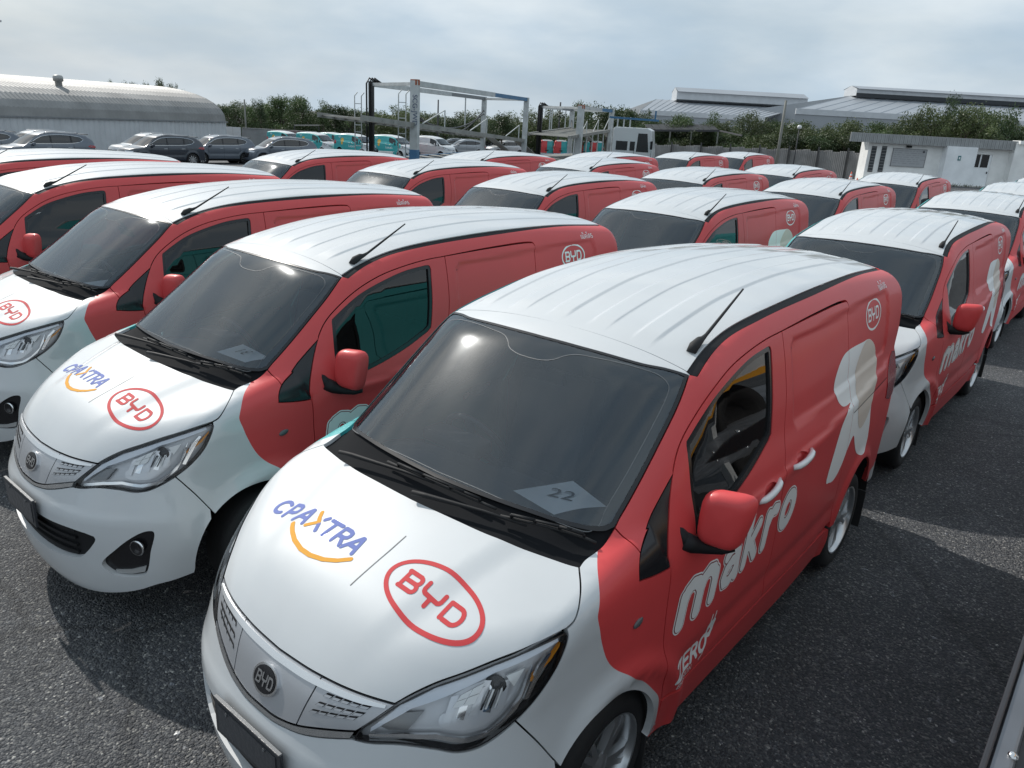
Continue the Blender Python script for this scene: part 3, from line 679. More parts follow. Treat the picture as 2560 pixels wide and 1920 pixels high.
    frame = join([(1.255,.745,1.262)], [p for p in reversed(QT[:19])], [p for p in DGU if p[0] < .975], catmull([(-.045,.684,1.743),(-.46,.680,1.760),(-.88,.680,1.764),(-.925,.685,1.756),(-.94,.695,1.735)])[1:],
                 catmull([(-.94,.695,1.735),(-.925,.738,1.612),(-.92,.76,1.51),(-.915,.80,1.28),(-.905,.835,1.0),(-.90,.84,.75),(-.90,.838,.50)])[1:], [(-.90,.835,.46)], [p for p in ARCH_R if p[2] > .46], [(-1.72,.79,.46),(-1.95,.765,.46)],
                 catmull([(-2.03,.755,.46),(-2.06,.75,.8),(-2.06,.735,1.1),(-2.04,.70,1.4),(-2.02,.64,1.68),(-2.0,.565,1.80)]), list(reversed(STRIP_O)), list(reversed([p for p in WL if p[0] > .70])))
    fr_ = P('side_panel', [frame], DIAG, RED, s=.024); frr = pair(fr_, TEAL)
    sdl = join(catmull([(-.045,.684,1.743),(-.46,.681,1.754),(-.88,.681,1.757),(-.925,.686,1.751),(-.94,.695,1.735)]), catmull([(-.94,.695,1.735),(-.925,.738,1.612),(-.92,.76,1.51),(-.915,.80,1.28),(-.905,.835,1.0),(-.90,.84,.75),(-.90,.838,.50)])[1:], [(-.6,.845,.488),(-.2,.85,.488)], list(reversed(DRR)))
    sd_ = P('sliding_door', [sdl, POCK[1][0]], SIDE, RED, s=.022, gap=.003); sdr = pair(sd_, TEAL)
    sil = join([(1.035,.856,.480),(.5,.851,.472),(0,.853,.478),(-.5,.845,.478),(-.90,.838,.452)], [(-.910,.835,.36),(-.9,.83,.27),(0,.825,.27),(.9,.83,.28),(1.06,.84,.30),(1.035,.856,.40)])
    si_ = P('sill', [sil], SIDE, RED, s=.045); pair(si_, TEAL)
    tk2 = panel('door_track', VF, [np.array([(-.93,.8,1.155),(-1.75,.78,1.165),(-1.75,.78,1.170),(-.93,.8,1.160)])], SIDE, DARK, fr_, s=.03, gap=0, skirt=0, off=.0034); mirrored(tk2, parent=frr)
    for (x0, z0, x1, z1, pa, pb) in ((.375, 1.103, .165, 1.138, dr_, drr), (.005, 1.142, -.222, 1.163, sd_, sdr)):
        y0 = .866; h = MB(); pts = []
        for k in range(9):
            t = k/8; pts.append((x0+(x1-x0)*t, y0-.006+.024*sin(pi*min(1, max(0, t)))**.5, z0+(z1-z0)*t))
        h.tube(pts, [.012, .015, .0155, .0155, .0155, .0155, .0155, .015, .012], 10)
        hb = h.build('handle', mat('handle_white', (.72, .73, .73), .2, coat=.8), pa, True); pair(hb, parent=pb)
        k_ = 0 if pa is dr_ else 1
        rc = panel('handle_pocket', VF, POCK[k_], SIDE, RED, pa, s=.03, gap=-.004, skirt=0, off=-.013); mirrored(rc, [TEAL], pb)
    lin = panel('gap_light_block', VF, [np.array([(.03,.75,1.70),(.03,.80,1.35),(.03,.84,1.1),(.03,.85,.52),(-.9,.84,.50),(-.92,.84,.78),(-1.75,.8,.78),(-1.95,.76,.9),(-1.95,.72,1.3),(-1.95,.64,1.66),(-1.9,.58,1.81),(-1.2,.615,1.83),(-.5,.635,1.825),(.03,.63,1.80)])], DIAG, DARK, root, s=.12, gap=0, skirt=0, off=-.030); mirrored(lin)  # added dark sheet that blocks light leaking through the panel gaps
    # lettering of the left side
    V2 = lambda q: q
    outer, mid, inner = makro_loops()
    for nm, lp, m, of, par in (('lettering', outer, INK_W, .0013, dr_), ('lettering', mid, INK_R2(), .0022, dr_), ('lettering', inner, INK_C, .0031, dr_)):
        decal(nm, VF, lp, V2, SIDE, m, par, of, s=.04, es=.012)
    side_txt = lambda x0, z0, slope=0: (lambda q: np.stack([x0-q[:, 0], z0+q[:, 1]+slope*q[:, 0]], -1))
    zt = zero_strokes(); decal('lettering', VF, zt, (lambda q: np.stack([.965-q[:, 0]*1.06, .540+q[:, 1]], -1)), SIDE, INK_W, dr_, s=.03)
    zt = text_loops('EMISSION', .036, .0022, .2); decal('lettering', VF, zt, side_txt(.965, .500), SIDE, INK_W, dr_, s=.04)
    plug = [np.array([(.70,.585),(.66,.575),(.635,.60),(.632,.65),(.645,.665),(.69,.665),(.705,.65),(.708,.61)]), np.array([(.690,.665),(.680,.665),(.676,.700),(.684,.702)]), np.array([(.660,.665),(.650,.665),(.642,.70),(.650,.702)])]
    decal('graphic', VF, plug, V2, SIDE, INK_W, dr_); decal('graphic', VF, sdf_loops([([(.685,.582),(.70,.55),(.72,.525),(.75,.512)], .003)], .002), V2, SIDE, INK_W, dr_)
    decal('graphic', VF, [np.array([(.665,.615),(.678,.632),(.690,.615),(.678,.598)])], V2, SIDE, INK_R, dr_, .0022)
    pp = lambda x0, z0: (lambda q: np.stack([x0-q[:, 0], z0+q[:, 1]], -1))
    decal('emblem', VF, [ell(0, 0, .150, .092), ell(0, 0, .137, .079)], pp(-1.395, 1.62), SIDE, INK_W, fr_)
    b_, y_, d_ = byd_letters(.205, .076, .085); decal('lettering', VF, b_+y_+d_, pp(-1.293, 1.585), SIDE, INK_W, fr_)
    th = text_loops('แม็คโคร', .052, .0012)
    if th: decal('lettering', VF, th, side_txt(-1.515, 1.738), SIDE, INK_W, fr_, s=.04)
    fig = [(-1.333,1.484),(-1.27,1.495),(-1.212,1.495),(-.867,1.496),(-.764,1.460),(-.687,1.395),(-.672,1.34),(-.702,1.275),(-.761,1.235),(-.83,1.222),(-.899,1.222),(-.83,1.205),(-.775,1.187),(-.717,1.150),(-.658,1.044),(-.594,.876),(-.605,.848),(-.643,.839),(-.728,.820),(-.80,.835),(-.866,.874),(-.933,.946),(-1.018,1.000),(-1.09,.93),(-1.164,.860),(-1.257,.806),(-1.327,.784),(-1.40,.79),(-1.450,.832),(-1.42,.95),(-1.357,1.108),(-1.44,1.21),(-1.515,1.301),(-1.50,1.37),(-1.430,1.438)]
    fc = [np.array(p)[:2] for p in catmull([(a, b, 0) for a, b in fig], 4, True)]
    split = lambda poly, f: poly
    figp = np.array(fc)
    for par, xa, xb in ((sd_, -.917, 0), (fr_, -3, -.921)):
        q = clipx(figp, xa, xb); decal('graphic', VF, [q], V2, SIDE, INK_W, par, .0014, s=.018)
    bei = [(-1.25,1.492),(-1.333,1.481),(-1.428,1.435),(-1.495,1.37),(-1.510,1.301),(-1.437,1.21),(-1.36,1.11),(-1.30,1.04),(-1.20,1.0),(-1.12,1.02),(-1.05,1.10),(-1.02,1.22),(-1.05,1.34),(-1.12,1.43)]
    decal('graphic', VF, [np.array([np.array(p)[:2] for p in catmull([(a, b, 0) for a, b in bei], 3, True)])], V2, SIDE, INK_BE, fr_, .0024, s=.018)
    # lettering of the right side (read from -y: x runs to the right)
    def RD(name, lp, place, m, par, off=.0013):
        o = decal(name, VF, lp, place, SIDE, m, root, off, s=.04); mirrored(o, parent=par); bpy.data.objects.remove(o)
    rt = lambda x0, z0: (lambda q: np.stack([x0+q[:, 0], z0+q[:, 1]], -1))
    lt = text_loops("Lotus's", .30, .012, space=.95)
    RD('lettering', [l for l in lt], rt(-.20, .80), INK_W, drr)
    RD('lettering', text_loops('ZERO', .088, .006, space=.92), rt(.62, .548), INK_W, drr)
    RD('graphic', [ell(-1.02, 1.33, .20, .19), ], V2, INK_Y, sdr); RD('graphic', [ell(-1.02, 1.08, .11, .13)], V2, INK_Y, sdr)
    RD('graphic', [ell(-1.02, 1.33, .09, .09)], V2, mat('pale_vinyl', (.70, .62, .30), .5), sdr, .0024)
    RD('emblem', [ell(0, 0, .150, .092), ell(0, 0, .137, .079)], rt(-1.395, 1.62), INK_W, frr)
    b_, y_, d_ = byd_letters(.205, .076, .085); RD('lettering', b_+y_+d_, rt(-1.497, 1.585), INK_W, frr)
    # ---- roof, strips, windscreen, cowl
    rf = P('roof', [join(mir(WH), [p for p in WH][1:] if 0 else [], STRIP_I2(), [(-2.045,.50,1.81),(-2.055,.3,1.825),(-2.06,0,1.83),(-2.055,-.3,1.825),(-2.045,-.50,1.81)], mir(STRIP_I2()), WH)], TOP, WHITE, s=.07, s2=.0080, es=.02)
    st = P('roof_strip', [join(STRIP_I, list(reversed(STRIP_O)))], DIAG, BLACK, s=.05, off=-.006, gap=-.001, skirt=0); pair(st)
    ws_l = join(WB, WL, WH, mir(WH), mir(WL), mir(WB))
    ws = P('windscreen', [ws_l], TOP, GLASS_W, s=.05, gap=.003, skirt=.0, off=-.003)
    sea = P('windscreen_seal', [ws_l, inset_loop(ws_l, .016)], TOP, TRIM, ws, s=.05, gap=.002, skirt=.01, off=-.001)
    fl_ = catmull([(1.428,0,1.29),(1.422,.163,1.29),(1.405,.38,1.277),(1.368,.565,1.261),(1.335,.635,1.258),(1.300,.655,1.28),(1.262,.652,1.322),(1.127,.645,1.42),(.972,.635,1.542),(.86,.622,1.63),(.81,.60,1.66),(.790,.55,1.677),(.800,.47,1.687),(.838,.27,1.696),(.852,.19,1.69),(.875,.150,1.68),(.905,.115,1.665),(.921,.06,1.655),(.925,0,1.654)], 5)
    fl2 = join(fl_, mir(fl_)); q = resample(TOP.to2(snapF(VF, fl2)), .01)
    panel('frit_line', VF, [q, inset2(q, .0016)], TOP, LINE, ws, raw2=True, gap=0, skirt=0, off=-.0015)
    # printed black border between the line and the glass edge, seen from outside as darker glass
    q0 = resample(TOP.to2(snapF(VF, ws_l)), .02)
    panel('frit', VF, [inset2(q0, .004), inset2(q, -.001)], TOP, mat('frit_black', (.012, .012, .013), .6), ws, raw2=True, gap=0, skirt=0, off=-.008)
    cw = join(full(HR[::-1] if HR[0][1] < .1 else list(reversed(HR))), catmull([(1.42,.680,1.20),(1.369,.690,1.225),(1.30,.70,1.262),(1.268,.705,1.285)]), list(reversed(WB)), mir(list(reversed(WB)))[0:], catmull([(1.268,-.705,1.285),(1.30,-.70,1.262),(1.369,-.690,1.225),(1.42,-.680,1.20)]))
    P('cowl', [cw], TOP, mat('cowl_plastic', (.010, .011, .013), .85, spec=.12), s=.03, off=-.016, gap=-.012, skirt=0)
    # ---- wipers
    def onS(x, y, up): p = snapF(VF, np.array([(x, y, 1.25)]))[0]; return Vector(p)+Vector(gradF(VF, p[None])[0])*up
    for arm, bl in ((((1.515,-.41), (1.485,-.12), (1.47,.03)), ((1.464,-.238), (1.462,.0), (1.447,.320))), (((1.552,.067), (1.49,.30), (1.455,.46)), ((1.468,.354), (1.41,.526), (1.352,.680)))):
        w = MB(); a = [onS(*p, .030-.006*i) for i, p in enumerate(arm)]; w.tube([a[0]+Vector((.015, -.06, -.004)), a[0], a[1], a[2]], [.011, .010, .006, .004], 8)
        wo = w.build('wiper', BLACK, root, True)
        b = MB(); pb = [onS(x, y, .012) for x, y in bl]; m1 = pb[1]
        fine = [onS(bl[0][0]+(bl[2][0]-bl[0][0])*t+(bl[1][0]-(bl[0][0]+bl[2][0])/2)*4*t*(1-t), bl[0][1]+(bl[2][1]-bl[0][1])*t, .012) for t in np.linspace(0, 1, 9)]
        b.tube(fine, .0055, 6); hi = [p+Vector((.006, 0, .016)) for p in fine]
        b.tube(hi[1:4], .006, 6, 1); b.tube(hi[5:8], .006, 6, 1); b.bar(hi[2], hi[6]+Vector((0, 0, .004)), .010, .006, 1)
        for k in (1, 3, 5, 7): b.bar(fine[k], hi[k], .008, .008, 1)
        b.build('blade', [RUBBER, BLACK], wo, True)
    # ---- mirrors
    def mirror(side, col):
        mo = MB(); n, m_ = 22, 14; V = []; Fm = []
        for i in range(m_+1):
            v = -pi/2+pi*i/m_
            for k in range(n):
                u = 2*pi*k/n; sp = lambda a, e: np.sign(a)*abs(a)**e
                y = sp(cos(u), .48)*sp(cos(v), .36); z = sp(sin(u), .48)*sp(cos(v), .36); x = sp(sin(v), 1.0)
                wy = .087+.010*z; y *= wy; z *= .116*(1+.06*y/.09)
                V.append((.885+.056*x*(1 if x > 0 else .5)-.25*y, .930+y+.015*z/.12, 1.248+z+.18*y*0))
            if i: Fm += [((i-1)*n+k, (i-1)*n+(k+1) % n, i*n+(k+1) % n, i*n+k) for k in range(n)]
        if side < 0: V = [(.74+(b-.93)*.9, .862+(.90-a)*.45, c-.04) for a, b, c in V]
        V = [(a, b*side, c) for a, b, c in V]; Fm = Fm if side < 0 else [tuple(reversed(f)) for f in Fm]
        mo = mesh_obj('mirror', V, Fm, col, root, None, True)
        bm = bmesh.new(); bm.from_mesh(mo.data); bmesh.ops.recalc_face_normals(bm, faces=bm.faces); bm.to_mesh(mo.data); bm.free()
        a = MB(); a.tube([(.985, .815*side, 1.155), (.95, .845*side, 1.135), (.915, .875*side, 1.122), (.875, .93*side, 1.118), (.85, .965*side, 1.128)] if side > 0 else [(.985, -.815, 1.155), (.95, -.84, 1.135), (.90, -.86, 1.125), (.84, -.87, 1.122)], [.04, .034, .026, .02, .014][:5 if side > 0 else 4], 10)
        a.tube([(1.0, .80*side, 1.21), (.98, .825*side, 1.16), (.95, .84*side, 1.13)], [.012, .03, .03], 8)
        a.build('mirror_arm', BLACK, mo, True)
        if side > 0: MB().box((.868, .93*side, 1.248), (.006, .10, .12)).build('mirror_glass', CHROME, mo, bevel=.002)
    mirror(1, RED); mirror(-1, TEAL)
    # ---- aerial
    b0 = Vector(snapF(VF, np.array([(.559, .565, 1.745)]))[0]); tip = Vector((.189, .572, 1.945)); d = tip-b0
    MB().tube([b0+Vector((.035, 0, -.012)), b0+Vector((.012, 0, .012)), b0+Vector((-.03, 0, .028)), b0+d*.14+Vector((0, 0, .004)), b0+d*.22, b0+d*.6, tip], [.020, .022, .017, .011, .0075, .006, .004], 10).build('antenna', RUBBER, root, True)
    # ---- wheels, liners, underbody, cabin
    tyre = [(.205, -.10), (.225, -.104), (.27, -.108), (.300, -.098), (.314, -.075), (.318, -.04), (.318, .04), (.314, .075), (.300, .098), (.27, .108), (.225, .104), (.212, .095)]
    for k, wx in enumerate(WHEEL_X):
        for sgn in (1, -1):
            mt = Matrix.Translation((wx, .692*sgn, .318)) @ Matrix.Rotation(radians(-90*sgn), 4, 'X')
            w = empty('wheel', (0, 0, 0)); w.parent = root
            t = MB().lathe(tyre, 40, 0, mt)
            for g_ in (-.03, 0, .03): pass
            t.build('tyre', RUBBER, w, True)
            r = MB().lathe([(.216, .098), (.222, .106), (.214, .104), (.203, .086), (.196, .05), (.192, -.09), (.15, -.092), (0, -.095)], 40, 0, mt)
            for s_ in range(5):
                a0 = 2*pi*s_/5+.3
                for da in (-.17, .17):
                    c, s1 = cos(a0+da*.55), sin(a0+da*.55); c2, s2_ = cos(a0+da), sin(a0+da)
                    wv = []
                    for (rr, h, hw) in ((.042, .082, .020), (.10, .086, .017), (.165, .088, .015), (.205, .080, .019)):
                        f_ = (rr-.042)/.163; cx_, sx_ = c*(1-f_)+c2*f_, s1*(1-f_)+s2_*f_; L_ = hypot(cx_, sx_); cx_, sx_ = cx_/L_, sx_/L_
                        for e, hh in ((-1, -.03), (-.8, 0), (.8, 0), (1, -.03)): wv.append(tuple(mt @ Vector((cx_*rr-sx_*hw*e, sx_*rr+cx_*hw*e, h+hh))))
                    r.add(wv, [(i*4+j, i*4+j+1, i*4+j+5, i*4+j+4) for i in range(3) for j in range(3)])
            r.lathe([(0, .092), (.022, .092), (.028, .088), (.045, .085), (.058, .078), (.06, .04)], 20, 0, mt)
            ro = r.build('rim', ALLOY, w, True, auto=35)
            MB().lathe([(.15, -.05), (.0, -.05)], 24, 0, mt).build('brake_disc', mat('disc_steel', (.16, .15, .15), .4, .8), w, True)
            ln = MB(); rl = .415 if k == 0 else .405; prof = [(rl, .0), (rl, -.30)]
            cx0 = 1.445 if k == 0 else wx
            mt2 = Matrix.Translation((cx0 if k == 0 else wx, .80*sgn, .315)) @ Matrix.Rotation(radians(-90*sgn), 4, 'X') @ Matrix.Diagonal((.93 if k == 0 else .97, 1.0, 1, 1))
            ln.v = [tuple(mt2 @ Vector((r_*cos(t), r_*sin(t), h_))) for t in np.linspace(0, 2*pi, 41) for r_, h_ in ((.425, .01), (.425, -.32), (0, -.32))]; ln.f = [(i*3+j, (i+1)*3+j, (i+1)*3+j+1, i*3+j+1) for i in range(40) for j in range(2) if min(ln.v[i*3][2], ln.v[(i+1)*3][2]) > .33]; ln.m = [0]*len(ln.f)
            us = sorted({i for f in ln.f for i in f}); ix = {a: b for b, a in enumerate(us)}; ln.v = [ln.v[i] for i in us]; ln.f = [tuple(ix[i] for i in f) for f in ln.f]
            lo = ln.build('wheel_liner', DARK, root, True)
            if True:
                MB().box((wx-.40 if k else 1.052, .735*sgn, .25), (.012, .16, .26)).build('mud_flap', RUBBER, root)
    MB().box((-.05, 0, .29), (1.75, 1.5, .10)).box((-1.95, 0, .33), (.36, 1.3, .2)).box((1.85, 0, .32), (.3, 1.0, .06)).box((-.35, 0, .40), (1.0, 1.62, .06)).build('underbody', DARK, root)
    # cabin
    MB().box((.55, 0, .52), (1.3, 1.5, .06)).box((-.12, 0, 1.08), (.03, 1.42, 1.15)).build('cabin_floor', CLOTH, root)
    dsh = [(1.33, 1.16), (1.12, 1.165), (.98, 1.135), (.88, 1.05), (.86, .93), (.98, .80), (1.05, .6), (1.3, .6)]
    da = MB(); nS = 11
    for i in range(nS):
        y = -.66+1.32*i/(nS-1); k_ = 1-.35*(abs(y)/.66)**4
        da.v += [(x-.10*(abs(y)/.66)**3*(x > 1.2), y, z-.05*(abs(y)/.66)**4*(z > 1.1)) for x, z in dsh]
    m_ = len(dsh)
    da.f = [(i*m_+j, i*m_+j+1, (i+1)*m_+j+1, (i+1)*m_+j) for i in range(nS-1) for j in range(m_-1)]+[tuple(range(m_)), tuple(reversed(range((nS-1)*m_, nS*m_)))]; da.m = [0]*len(da.f)
    da.box((.93, -.38, 1.16), (.12, .34, .06)); da.box((.92, 0, 1.04), (.08, .24, .12))
    do = da.build('dashboard', DASH, root, bevel=.012)
    for y in (-.38, .38):
        st_ = MB(); st_.box((.42, y, .72), (.50, .48, .16)); st_.box((.16, y, 1.02), (.14, .46, .60), rot=Matrix.Rotation(radians(-14), 3, 'Y')); st_.box((.07, y, 1.40), (.09, .26, .17), rot=Matrix.Rotation(radians(-8), 3, 'Y'))
        st_.tube([(.09, y-.05, 1.28), (.08, y-.05, 1.36)], .007, 6); st_.tube([(.09, y+.05, 1.28), (.08, y+.05, 1.36)], .007, 6)
        s_o = st_.build('seat', CLOTH, root, bevel=.04, seg=3)
        s_o.data.polygons.foreach_set('use_smooth', np.ones(len(s_o.data.polygons), bool)); s_o.data.set_sharp_from_angle(angle=radians(60))
    sw = MB(); mt = Matrix.Translation((.78, -.38, 1.09)) @ Matrix.Rotation(radians(-62), 4, 'Y')
    ring = [tuple(mt @ Vector((.185*cos(t), .185*sin(t), 0))) for t in np.linspace(0, 2*pi, 33)]
    sw.tube(ring, .015, 8, cap=False)
    for t in (0, 2.3, 4.0): sw.bar(mt @ Vector((0, 0, -.02)), mt @ Vector((.18*cos(t), .18*sin(t), 0)), .05, .015)
    sw.tube([mt @ Vector((0, 0, .02)), mt @ Vector((0, 0, -.25))], [.06, .04], 12); sw.build('steering_wheel', DASH, root, True)
    hm = MB(); hm.box((.80, 0, 1.55), (.02, .22, .06), rot=Matrix.Rotation(radians(20), 3, 'Y')); hm.bar((.80, 0, 1.58), (.86, 0, 1.66), .02); hm.build('rear_view_mirror', TRIM, root, bevel=.006)
    # ---- tail
    BK = Proj('back', x=-2.4, d=1)
    rd = [np.array([(.005, .50), (.005, 1.76), (.45, 1.74), (.53, 1.66), (.62, 1.28), (.66, 1.05), (.66, .50)]), ]
    d1 = panel('rear_door', VF, rd, BK, RED, root, raw2=True, s=.05); d2 = mirrored(d1, [TEAL])
    rsur = [(.0, 1.765), (.46, 1.745), (.545, 1.66), (.63, 1.28), (.665, 1.05), (.665, .49), (0, .49)]
    c_ = [(-1.97,.563,1.80),(-2.0,.64,1.67),(-2.025,.70,1.39),(-2.045,.735,1.09),(-2.045,.75,.79),(-2.015,.755,.46)]
    corner = panel('rear_pillar', VF, [np.array([(.46, 1.749), (.55, 1.665), (.635, 1.28), (.67, 1.05), (.67, .47), (.752, .47), (.748, .79), (.733, 1.09), (.70, 1.39), (.637, 1.67), (.56, 1.80), (.45, 1.815)])], BK, RED, root, raw2=True, s=.04); mirrored(corner, [TEAL])
    hd = panel('rear_header', VF, [np.array([(-.45, 1.815), (-.455, 1.752), (0, 1.775), (.455, 1.752), (.45, 1.815), (0, 1.84)])], BK, WHITE, root, raw2=True, s=.05)
    tl = panel('tail_lamp', VF, [np.array([(-1.93,.75,1.30),(-1.80,.775,1.24),(-1.77,.79,1.14),(-1.80,.79,1.02),(-1.93,.775,.98),(-2.03,.75,1.0),(-2.04,.735,1.28)])], SIDE, REDLENS, root, off=.004, gap=0, skirt=.01); mirrored(tl)
    tl2 = panel('tail_lamp', VF, [np.array([(.655, 1.29), (.735, 1.28), (.752, 1.0), (.675, .98)])], BK, REDLENS, root, raw2=True, off=.005, gap=0, skirt=.01); mirrored(tl2)
    rb_ = MB(); rb_.box((-2.16, 0, .40), (.12, 1.40, .17)); rb_.box((-2.02, .70, .40), (.26, .10, .17)); rb_.box((-2.02, -.70, .40), (.26, .10, .17)); rb_.build('rear_bumper', WHITE, root, bevel=.03, seg=3)
    MB().box((-2.215, 0, .78), (.012, .36, .13)).build('number_plate', PLATE, root, bevel=.002)
    MB().box((-2.20, .10, 1.0), (.03, .16, .03)).build('handle', BLACK, d1, bevel=.006)

def CYLP(y, z, dy, dz): return np.array([(y+dy)/1.07, z+dz])
def INK_R2(): return mat('dark_red_line', (.20, .012, .018), .5)
def STRIP_I2(): return [np.array(p, float) for p in STRIP_I]
def inset_loop(l, g):
    q = TOP.to2(snapF(VF, np.asarray(l))); q = inset2(resample(q, .02), g); r = np.stack([q[:, 0], q[:, 1], np.full(len(q), 1.5)], -1)
    o, d = TOP.rays(q); p, _ = hitF(VF, o, d, 2.0); return p
def clipx(P, xa, xb):
    out = []
    for xk, keep in ((xa, 1), (xb, -1)):
        src = out if out else list(P); out = []
        for a, b in zip(src, src[1:]+src[:1]):
            ia, ib = (a[0]-xk)*keep > 0, (b[0]-xk)*keep > 0
            if ia: out.append(a)
            if ia != ib: t = (xk-a[0])/(b[0]-a[0]); out.append(a+(b-a)*t)
    return np.array(out)
def byd_letters(w, h, f=.108):
    """B, Y and D as closed loops in a w x h box (u right, v up)"""
    r = h*f; k = w/2.9
    def S(*st): return sdf_loops([([(a*k, b*h) for a, b in p], r) for p in st], h/28, pad=h*.1)
    Bq = S([(0.02, .08), (.60, .08)]+[(.60+.14*cos(radians(t))/1, .28+.20*sin(radians(t))) for t in range(-80, 90, 20)]+[(.60, .50), (.15, .50)], [(.15, .50), (.60, .50)]+[(.58+.14*cos(radians(t)), .71+.20*sin(radians(t))) for t in range(-80, 90, 20)]+[(.58, .92), (.02, .92)], [(.07, .92), (.07, .24)])
    Yq = S([(1.0, .95), (1.0, .62), (1.03, .52), (1.10, .46), (1.62, .46)], [(1.80, .95), (1.80, .62), (1.77, .52), (1.70, .46)], [(1.40, .46), (1.40, .03)])
    Dq = S([(2.12, .92), (2.55, .92)]+[(2.58+.26*cos(radians(t)), .50+.42*sin(radians(t))) for t in range(80, -90, -20)]+[(2.55, .08), (2.25, .08)], [(2.12, .92), (2.12, .08)])
    return Bq, Yq, Dq
def cp_axtra():
    h = .072; r = .0082; sh = .16
    def S(off, *st): return sdf_loops([([(off+a+sh*(b*h), b*h) for a, b in p], r) for p in st], .0022)
    L = []
    L += S(.0, [(.056, .80)]+[(.033+.030*cos(radians(t)), .5+.42*sin(radians(t))) for t in range(60, 301, 20)]+[(.052, .17)])
    L += S(.082, [(.0, .05), (.0, .95), (.030, .95), (.044, .85), (.047, .70), (.044, .52), (.030, .42), (.004, .42)])
    L += S(.158, [(-.006, .05), (.030, .95), (.036, .95), (.056, .05)], [(.010, .36), (.046, .36)])
    L += S(.240, [(.038, .42), (.058, .05)])
    L += S(.262, [(.018, .78), (.028, .95)])
    L += S(.312, [(0, .95), (.062, .95)], [(.030, .95), (.030, .05)])
    L += S(.394, [(.0, .05), (.0, .95), (.030, .95), (.044, .87), (.047, .72), (.044, .57), (.030, .47), (.004, .47)], [(.026, .47), (.050, .05)])
    L += S(.462, [(-.006, .05), (.030, .95), (.036, .95), (.056, .05)], [(.010, .36), (.046, .36)])
    X = S(.236, [(.0, .05), (.032, .52)], [(-.006, 1.05), (.012, .75), (.032, .52)])
    return L, X
def zero_strokes():
    h = .070; out = []
    for off, sts in ((-.008, [[(-.004, 1), (.052, 1), (.0, 0), (.056, 0)]]), (.070, [[(.042, 1), (0, 1), (0, 0), (.042, 0)], [(0, .5), (.036, .5)]]), (.134, [[(0, 0), (0, 1), (.030, 1), (.042, .85), (.042, .65), (.030, .48), (0, .48)], [(.024, .48), (.046, 0)]]),
                     (.200, [[(.027+.027*cos(radians(t)), .5+.5*sin(radians(t))) for t in range(0, 361, 20)]])):
        out += sdf_loops([([(off+a+.10*b*h, b*h) for a, b in p], .0088) for p in sts], .002)
    return out
def makro_loops():
    """bubble letters on the left side, in (x, z) of the van; x runs to the rear"""
    B = lambda x: .80+.05*(1.02-x)
    Q = lambda x, v: (x-.15*v, B(x)+v)
    def st_(*p): return [Q(*c) for c in p]
    m = [st_((.985, 0), (.985, .12)), st_((.985, .09), (.968, .135), (.935, .150), (.895, .140), (.865, .10)), st_((.865, .11), (.865, 0)), st_((.865, .09), (.848, .135), (.815, .150), (.775, .140), (.745, .10)), st_((.745, .11), (.745, 0))]
    a = [st_((.650, .128), (.615, .148), (.570, .143), (.540, .110), (.535, .05), (.525, -.004)), st_((.54, .080), (.59, .088), (.635, .070), (.648, .035), (.630, .006), (.590, -.002), (.555, .015), (.535, .045))]
    k = [st_((.450, .215), (.450, 0)), st_((.445, .060), (.345, .150)), st_((.410, .085), (.340, 0))]
    r_ = [st_((.245, .145), (.245, 0)), st_((.245, .085), (.222, .130), (.185, .148), (.150, .138))]
    o = [[Q(-.005+.064*cos(radians(t)), .074+.072*sin(radians(t))) for t in range(0, 361, 15)]]
    st = [(p, .0262 if g in (m, r_, o) else .0225) for g in (m, a, k, r_, o) for p in g]
    A = np.vstack([np.array(p) for p, q in st]); X, Y = np.meshgrid(np.arange(A[:, 0].min()-.08, A[:, 0].max()+.08, .0035), np.arange(A[:, 1].min()-.08, A[:, 1].max()+.08, .0035))
    D = sd_strokes(X, Y, st)
    return contour(X, Y, D, .0135), contour(X, Y, D, .0068), contour(X, Y, D, .0025)
def copy_tree(o, parent=None):
    c = o.copy(); COL.objects.link(c)
    if parent: c.parent = parent
    for ch in list(o.children): copy_tree(ch, c)
    return c
